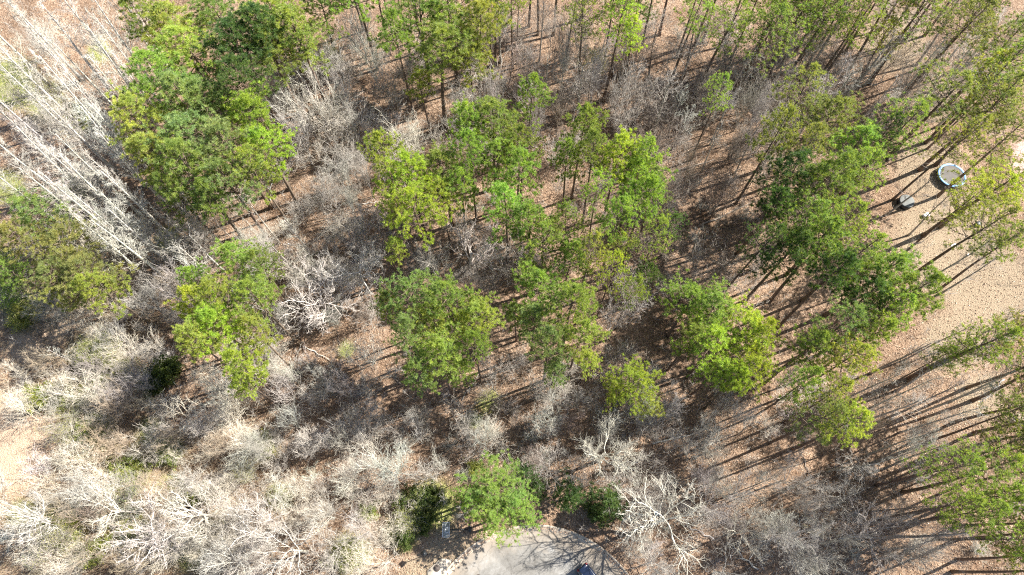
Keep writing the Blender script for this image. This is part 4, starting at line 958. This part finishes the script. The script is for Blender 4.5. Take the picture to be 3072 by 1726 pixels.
brd = MB(); brd.add([(-bw / 2, -bl / 2, tiltz(-bw / 2)), (bw / 2, -bl / 2, tiltz(bw / 2)), (bw / 2, bl / 2, tiltz(bw / 2)), (-bw / 2, bl / 2, tiltz(-bw / 2)),
                     (-bw / 2, -bl / 2, tiltz(-bw / 2) - .025), (bw / 2, -bl / 2, tiltz(bw / 2) - .025), (bw / 2, bl / 2, tiltz(bw / 2) - .025), (-bw / 2, bl / 2, tiltz(-bw / 2) - .025)],
                    [(0, 1, 2, 3), (7, 6, 5, 4), (0, 4, 5, 1), (1, 5, 6, 2), (2, 6, 7, 3), (3, 7, 4, 0)]); bo = obj('backboard', brd.mesh('backboard', mcl), BH)
def bar(mb, x0, y0, x1, y1, w=.05):
    mb.tube([(x0, y0, tiltz(x0) + .006), (x1, y1, tiltz(x1) + .006)], w / 2, 4)
fr = MB(); e = .5
for q_ in ((-bw * e, -bl * e, bw * e, -bl * e), (bw * e, -bl * e, bw * e, bl * e), (bw * e, bl * e, -bw * e, bl * e), (-bw * e, bl * e, -bw * e, -bl * e)): bar(fr, *q_, .075)
obj('frame', fr.mesh('frame', M_WHITEP), bo)
tq = MB(); 
for q_ in ((-.05, -.34, .40, -.34), (.40, -.34, .40, .34), (.40, .34, -.05, .34), (-.05, .34, -.05, -.34)): bar(tq, *q_, .06)
obj('target_square', tq.mesh('target_square', M_WHITEP), bo)
rm = MB(); an = np.linspace(0, 2 * math.pi, 25); rm.tube(np.column_stack([.42 + 0 * an, .225 * np.cos(an), .22 + .19 * np.sin(an)]), .012, 6); obj('rim', rm.mesh('rim', M_ORANGE), BH)
pm = MB(); pm.tube([(.25, 0, .42), (1.3, .05, .30), (3.0, .1, .22)], .06, 10); obj('pole', pm.mesh('pole', M_BLACK, True), BH)
pm = MB(); pm.box((3.3, .1, .42), (.35, .8, 1.0), 0, .08); obj('base', pm.mesh('base', M_BLACK), BH)

# parked car, dark blue, tail towards the kerb
mpaint, nt, b_, o_ = new_mat('dark_blue_paint'); nz = noise(nt, 3); rmp = ramp(nt, nz.outputs['Fac'], [(.3, (.006, .010, .026)), (.7, (.009, .015, .036))]); nt.links.new(rmp.outputs[0], b_.inputs['Base Color'])
b_.inputs['Roughness'].default_value = .22; b_.inputs['Coat Weight'].default_value = 1.0; b_.inputs['Coat Roughness'].default_value = .03
M_TINT = plain('tinted_glass', (.008, .010, .012), .06, 0, .1); M_TYRE = plain('tyre_rubber', (.018, .018, .019), .85); M_RIM = plain('alloy', (.4, .4, .42), .3, .9); M_RED = plain('red_lens', (.32, .012, .01), .2, 0, .15); M_CHROME = plain('chrome', (.7, .72, .74), .15, .9, .05); M_LENS = plain('clear_lens', (.6, .62, .62), .1, 0, .05)
heading = math.atan2(-.8, .6); cp = Vector((9.35 + 2.3 * .6, 1.0 - 2.3 * .8, 0)); CAR = empty('parked_car', (cp.x, cp.y, .024), heading); tag(CAR, 'dark blue parked car with silver roof rails and red tail lights on the turning circle', 'car')
def loft(secs, n=20, pw=3.2):
    """rounded-box cross-sections (x, half width, z0, z1) lofted along the car"""
    v = []; a = np.linspace(0, 2 * math.pi, n, endpoint=False)
    for x, w, z0, z1 in secs:
        c, s_ = np.cos(a), np.sin(a); k = (np.abs(c) ** pw + np.abs(s_) ** pw) ** (-1 / pw)
        v.append(np.column_stack([np.full(n, x), w * c * k, (z0 + z1) / 2 + (z1 - z0) / 2 * s_ * k]))
    m = len(secs); v = np.concatenate(v); i_ = np.arange(m - 1)[:, None] * n; j_ = np.arange(n)[None]; jn = (j_ + 1) % n
    mb = MB(); mb.add_np(v, np.stack([i_ + j_, i_ + jn, i_ + n + jn, i_ + n + j_], -1).reshape(-1, 4)[:, ::-1]); mb.f.setdefault(n, []).append(list(range(n))); mb.f[n].append([(m - 1) * n + k for k in reversed(range(n))]); return mb
body = loft([(-2.34, .60, .45, .82), (-2.28, .80, .34, .98), (-2.1, .90, .27, 1.04), (-1.4, .94, .24, 1.06), (0, .945, .24, 1.05), (1.0, .94, .24, 1.04), (1.6, .92, .25, .99), (2.1, .86, .28, .90), (2.28, .76, .33, .80), (2.34, .6, .4, .72)])
obj('body', body.mesh('body', mpaint, True), CAR)
cab = loft([(-2.2, .64, .95, 1.06), (-2.05, .72, .95, 1.30), (-1.85, .74, .95, 1.58), (-1.6, .74, .95, 1.66), (-.6, .74, .95, 1.70), (.1, .73, .95, 1.66), (.35, .72, .95, 1.60), (.8, .75, .95, 1.36), (1.15, .78, .95, 1.08)], 24, 4.0)
obj('cabin_glass', cab.mesh('cabin_glass', M_TINT, True), CAR)
roof = loft([(-2.0, .60, 1.57, 1.60), (-1.85, .68, 1.58, 1.645), (-1.5, .70, 1.60, 1.705), (-.6, .70, 1.62, 1.745), (.0, .69, 1.61, 1.715), (.3, .64, 1.59, 1.65)], 20, 3.0); rfo = obj('roof', roof.mesh('roof', mpaint, True), CAR)
for s_ in (-1, 1):
    mb = MB(); mb.tube([(-1.7, s_ * .61, 1.66), (-1.55, s_ * .62, 1.755), (-.6, s_ * .63, 1.79), (-.05, s_ * .62, 1.765), (.1, s_ * .61, 1.68)], .024, 8); obj('roof_rail', mb.mesh('roof_rail', M_CHROME, True), rfo)
    mb = MB(); mb.box((-2.20, s_ * .70, .95), (.22, .30, .18), s_ * -.35, .04); obj('tail_light', mb.mesh('tail_light', M_RED), CAR)
    mb = MB(); mb.box((2.14, s_ * .66, .76), (.26, .34, .15), s_ * -.4, .04); obj('headlight', mb.mesh('headlight', M_LENS), CAR)
    mb = MB(); mb.box((.72, s_ * 1.02, 1.06), (.16, .22, .15), 0, .04); obj('mirror', mb.mesh('mirror', mpaint), CAR)
    for wx in (-1.4, 1.38):
        w_ = empty('wheel', (wx, s_ * .84, .335)); w_.parent = CAR
        tm = MB(); an = np.linspace(0, 2 * math.pi, 24, endpoint=False); pr = [(.20, -.11), (.31, -.11), (.34, -.07), (.34, .07), (.31, .11), (.20, .11)]
        vv = np.concatenate([np.column_stack([r2 * np.cos(an), np.full(24, yy), r2 * np.sin(an)]) for r2, yy in pr]); ii = np.arange(5)[:, None] * 24; jj = np.arange(24)[None]; jn = (jj + 1) % 24
        tm.add_np(vv, np.stack([ii + jj, ii + jn, ii + 24 + jn, ii + 24 + jj], -1).reshape(-1, 4)); obj('tyre', tm.mesh('tyre', M_TYRE, True), w_)
        rmb = MB(); rmb.tube([(0, s_ * .09, 0), (0, s_ * .105, 0)], .2, 20)
        for k_ in range(5): t_ = k_ * 1.2566; rmb.tube([(0, s_ * .11, 0), (.19 * math.cos(t_), s_ * .115, .19 * math.sin(t_))], .025, 5)
        obj('rim', rmb.mesh('rim', M_RIM), w_)
mb = MB(); mb.box((-2.05, 0, 1.615), (.34, 1.20, .035), 0, .012); obj('tailgate_spoiler', mb.mesh('tailgate_spoiler', mpaint), CAR)
mb = MB(); mb.box((-2.26, 0, .52), (.2, 1.5, .22), 0, .05); obj('bumper', mb.mesh('bumper', M_BLACK), CAR)
mb = MB(); mb.box((-2.335, 0, .80), (.012, .31, .16)); obj('number_plate', mb.mesh('number_plate', M_WHITEP), CAR)

# trampoline in the yard
M_PAD = plain('blue_pad', (.16, .34, .62), .6, 0, .2, 1.5); M_MAT = plain('black_mat', (.085, .075, .066), .8, 0, .25, 1.2)
tp_ = at(2852 / D, 530 / D, .9); T = empty('trampoline', (tp_.x, tp_.y, g1(tp_.x, tp_.y))); tag(T, 'round trampoline with blue rim pad under thin branches in the yard', 'trampoline')
mb = MB(); mb.lathe([(2.0, .86), (1.2, .84), (.001, .82)], (0, 0, 0), 40); obj('mat', mb.mesh('mat', M_MAT), T)
for k_ in range(8):
    a0_, a1_ = k_ * math.pi / 4 + .012, (k_ + 1) * math.pi / 4 - .012; an = np.linspace(a0_, a1_, 8); mb = MB()
    pr = [(1.97, .88), (2.04, .93), (2.25, .93), (2.30, .87)]; vv = np.concatenate([np.column_stack([r2 * np.cos(an), r2 * np.sin(an), np.full(8, zz)]) for r2, zz in pr])
    mb.add(vv, [(p_ * 8 + t_, p_ * 8 + 8 + t_, p_ * 8 + 9 + t_, p_ * 8 + t_ + 1) for p_ in range(3) for t_ in range(7)]); obj('rim_pad', mb.mesh('rim_pad', M_PAD), T)
    if k_ % 2 == 0:
        mb = MB(); a_ = k_ * math.pi / 4; c_, s_ = math.cos(a_), math.sin(a_); mb.tube([(2.25 * c_, 2.25 * s_, .86), (2.3 * c_, 2.3 * s_, -.03)], .025, 8); obj('leg', mb.mesh('leg', M_CHROME), T)
an = np.linspace(0, 2 * math.pi, 49); mb = MB(); mb.tube(np.column_stack([2.25 * np.cos(an), 2.25 * np.sin(an), 0 * an + .86]), .025, 6, False); obj('frame', mb.mesh('frame', M_CHROME), T)

# round tub, box, tyre, bin, sheet, boards
M_GREYLID = concrete_material('weathered_grey_lid', (.11, .115, .11), (.18, .185, .18))
tb = at(2718 / D, 606 / D, .8); o = empty('round_tub', (tb.x, tb.y, g1(tb.x, tb.y))); tag(o, 'low round tub with weathered grey lid and black side beside the trampoline', 'tub')
mb = MB(); mb.lathe([(1.22, -.05), (1.25, .1), (1.25, .72), (1.18, .78), (.001, .78)], (0, 0, 0), 32); obj('side', mb.mesh('side', M_BLACK), o)
mb = MB(); mb.lathe([(1.2, .785), (1.2, .83), (1.1, .86), (.001, .88)], (.06, .03, 0), 32); obj('lid', mb.mesh('lid', M_GREYLID), o)
def crate(px, py, size, rz, m, name, lab, cat):
    p = at(px / D, py / D, .2); o = empty(name, (p.x, p.y, g1(p.x, p.y)), rz); tag(o, lab, cat)
    mb = MB(); mb.box((0, 0, size[2] / 2 - .02), size, 0, .03); obj('box', mb.mesh('box', m), o); mb = MB(); mb.box((0, 0, size[2]), (size[0] * 1.06, size[1] * 1.06, .06), 0, .015); obj('lid', mb.mesh('lid', m), o)
crate(2776, 648, (.9, .6, .45), .5, M_WHITEP, 'storage_box', 'small white lidded box on the yard litter near the tub', 'box')
crate(2930, 675, (.7, .6, .8), .2, M_BLACK, 'storage_bin', 'black bin on the yard litter beside the pine crowns', 'bin')
def sheet(px, py, w, l, m, rz, name, lab, cat, seed):
    p = at(px / D, py / D, .05); r = np.random.default_rng(seed); n = 12; xx, yy = np.meshgrid(np.linspace(-w / 2, w / 2, n), np.linspace(-l / 2, l / 2, n))
    zz = .06 + .05 * np.sin(xx * 5 + 1) * np.cos(yy * 4) + r.uniform(0, .07, xx.shape); xx = xx + r.uniform(-.05, .05, xx.shape) * w; yy = yy + r.uniform(-.05, .05, xx.shape) * l
    ii = np.arange(n - 1)[:, None] * n; jj = np.arange(n - 1)[None]; f = np.stack([ii + jj, ii + jj + 1, ii + n + jj + 1, ii + n + jj], -1).reshape(-1, 4)
    vv = np.column_stack([xx.ravel(), yy.ravel(), zz.ravel()]); v2 = vv.copy(); v2[:, 2] -= .02; mb = MB(); mb.add_np(vv, f); mb.add_np(v2, f[:, ::-1])
    o = obj(name, mb.mesh(name, m, True), None, (p.x, p.y, g1(p.x, p.y) + .03)); o.rotation_euler.z = rz; tag(o, lab, cat)
M_BLUEP = plain('pale_blue_plastic', (.30, .48, .58), .5, 0, .2)
sheet(1969, 1540, .5, .65, M_BLUEP, .3, 'plastic_bag', 'pale blue plastic bag on the litter beside the largest white limbed tree', 'litter', 1)
sheet(2864, 737, .9, .6, M_WHITEP, .4, 'crumpled_sheet', 'crumpled white sheet on the open yard litter', 'litter', 2)
sheet(2905, 765, .5, .3, M_WHITEP, .9, 'crumpled_sheet', 'scrap of white sheet on the open yard below the larger one', 'litter', 3)
M_WOOD = plain('weathered_boards', (.36, .30, .19), .85, 0, .25, 3)
def boards(p0, p1, w, n, lab):
    a = at(p0[0] / D, p0[1] / D); b = at(p1[0] / D, p1[1] / D); mid = (a + b) / 2; L = (b - a).length; rz = math.atan2(b.y - a.y, b.x - a.x)
    o = empty('timber_boards', (mid.x, mid.y, g1(mid.x, mid.y)), rz); tag(o, lab, 'boards')
    for k_ in range(n):
        mb = MB(); bw_ = w / n; mb.box((rnd.uniform(-.06, .06), -w / 2 + bw_ * (k_ + .5), .16 + rnd.uniform(-.01, .01)), (L, bw_ - .02, .045), 0, .008); obj('plank', mb.mesh('plank', M_WOOD), o)
    for s_ in (-1, 1): mb = MB(); mb.box((s_ * L * .4, 0, .06), (.12, w * .96, .14), 0, .01); obj('bearer', mb.mesh('bearer', M_WOOD), o)
boards((2406, 1581), (2458, 1606), .85, 4, 'weathered timber boards lying across litter striped by a trunk shadow')
boards((2442, 1694), (2440, 1765), .6, 3, 'narrow weathered timber boards under the pale leaning bare tree')
print('objects', len(bpy.data.objects), 'tris', sum(sum(p.loop_total-2 for p in m.polygons) for m in bpy.data.meshes if m.users))
for o in bpy.data.objects:
    if 'label' in o and not 4<=len(o['label'].split())<=16: print('LABEL', o['label'])
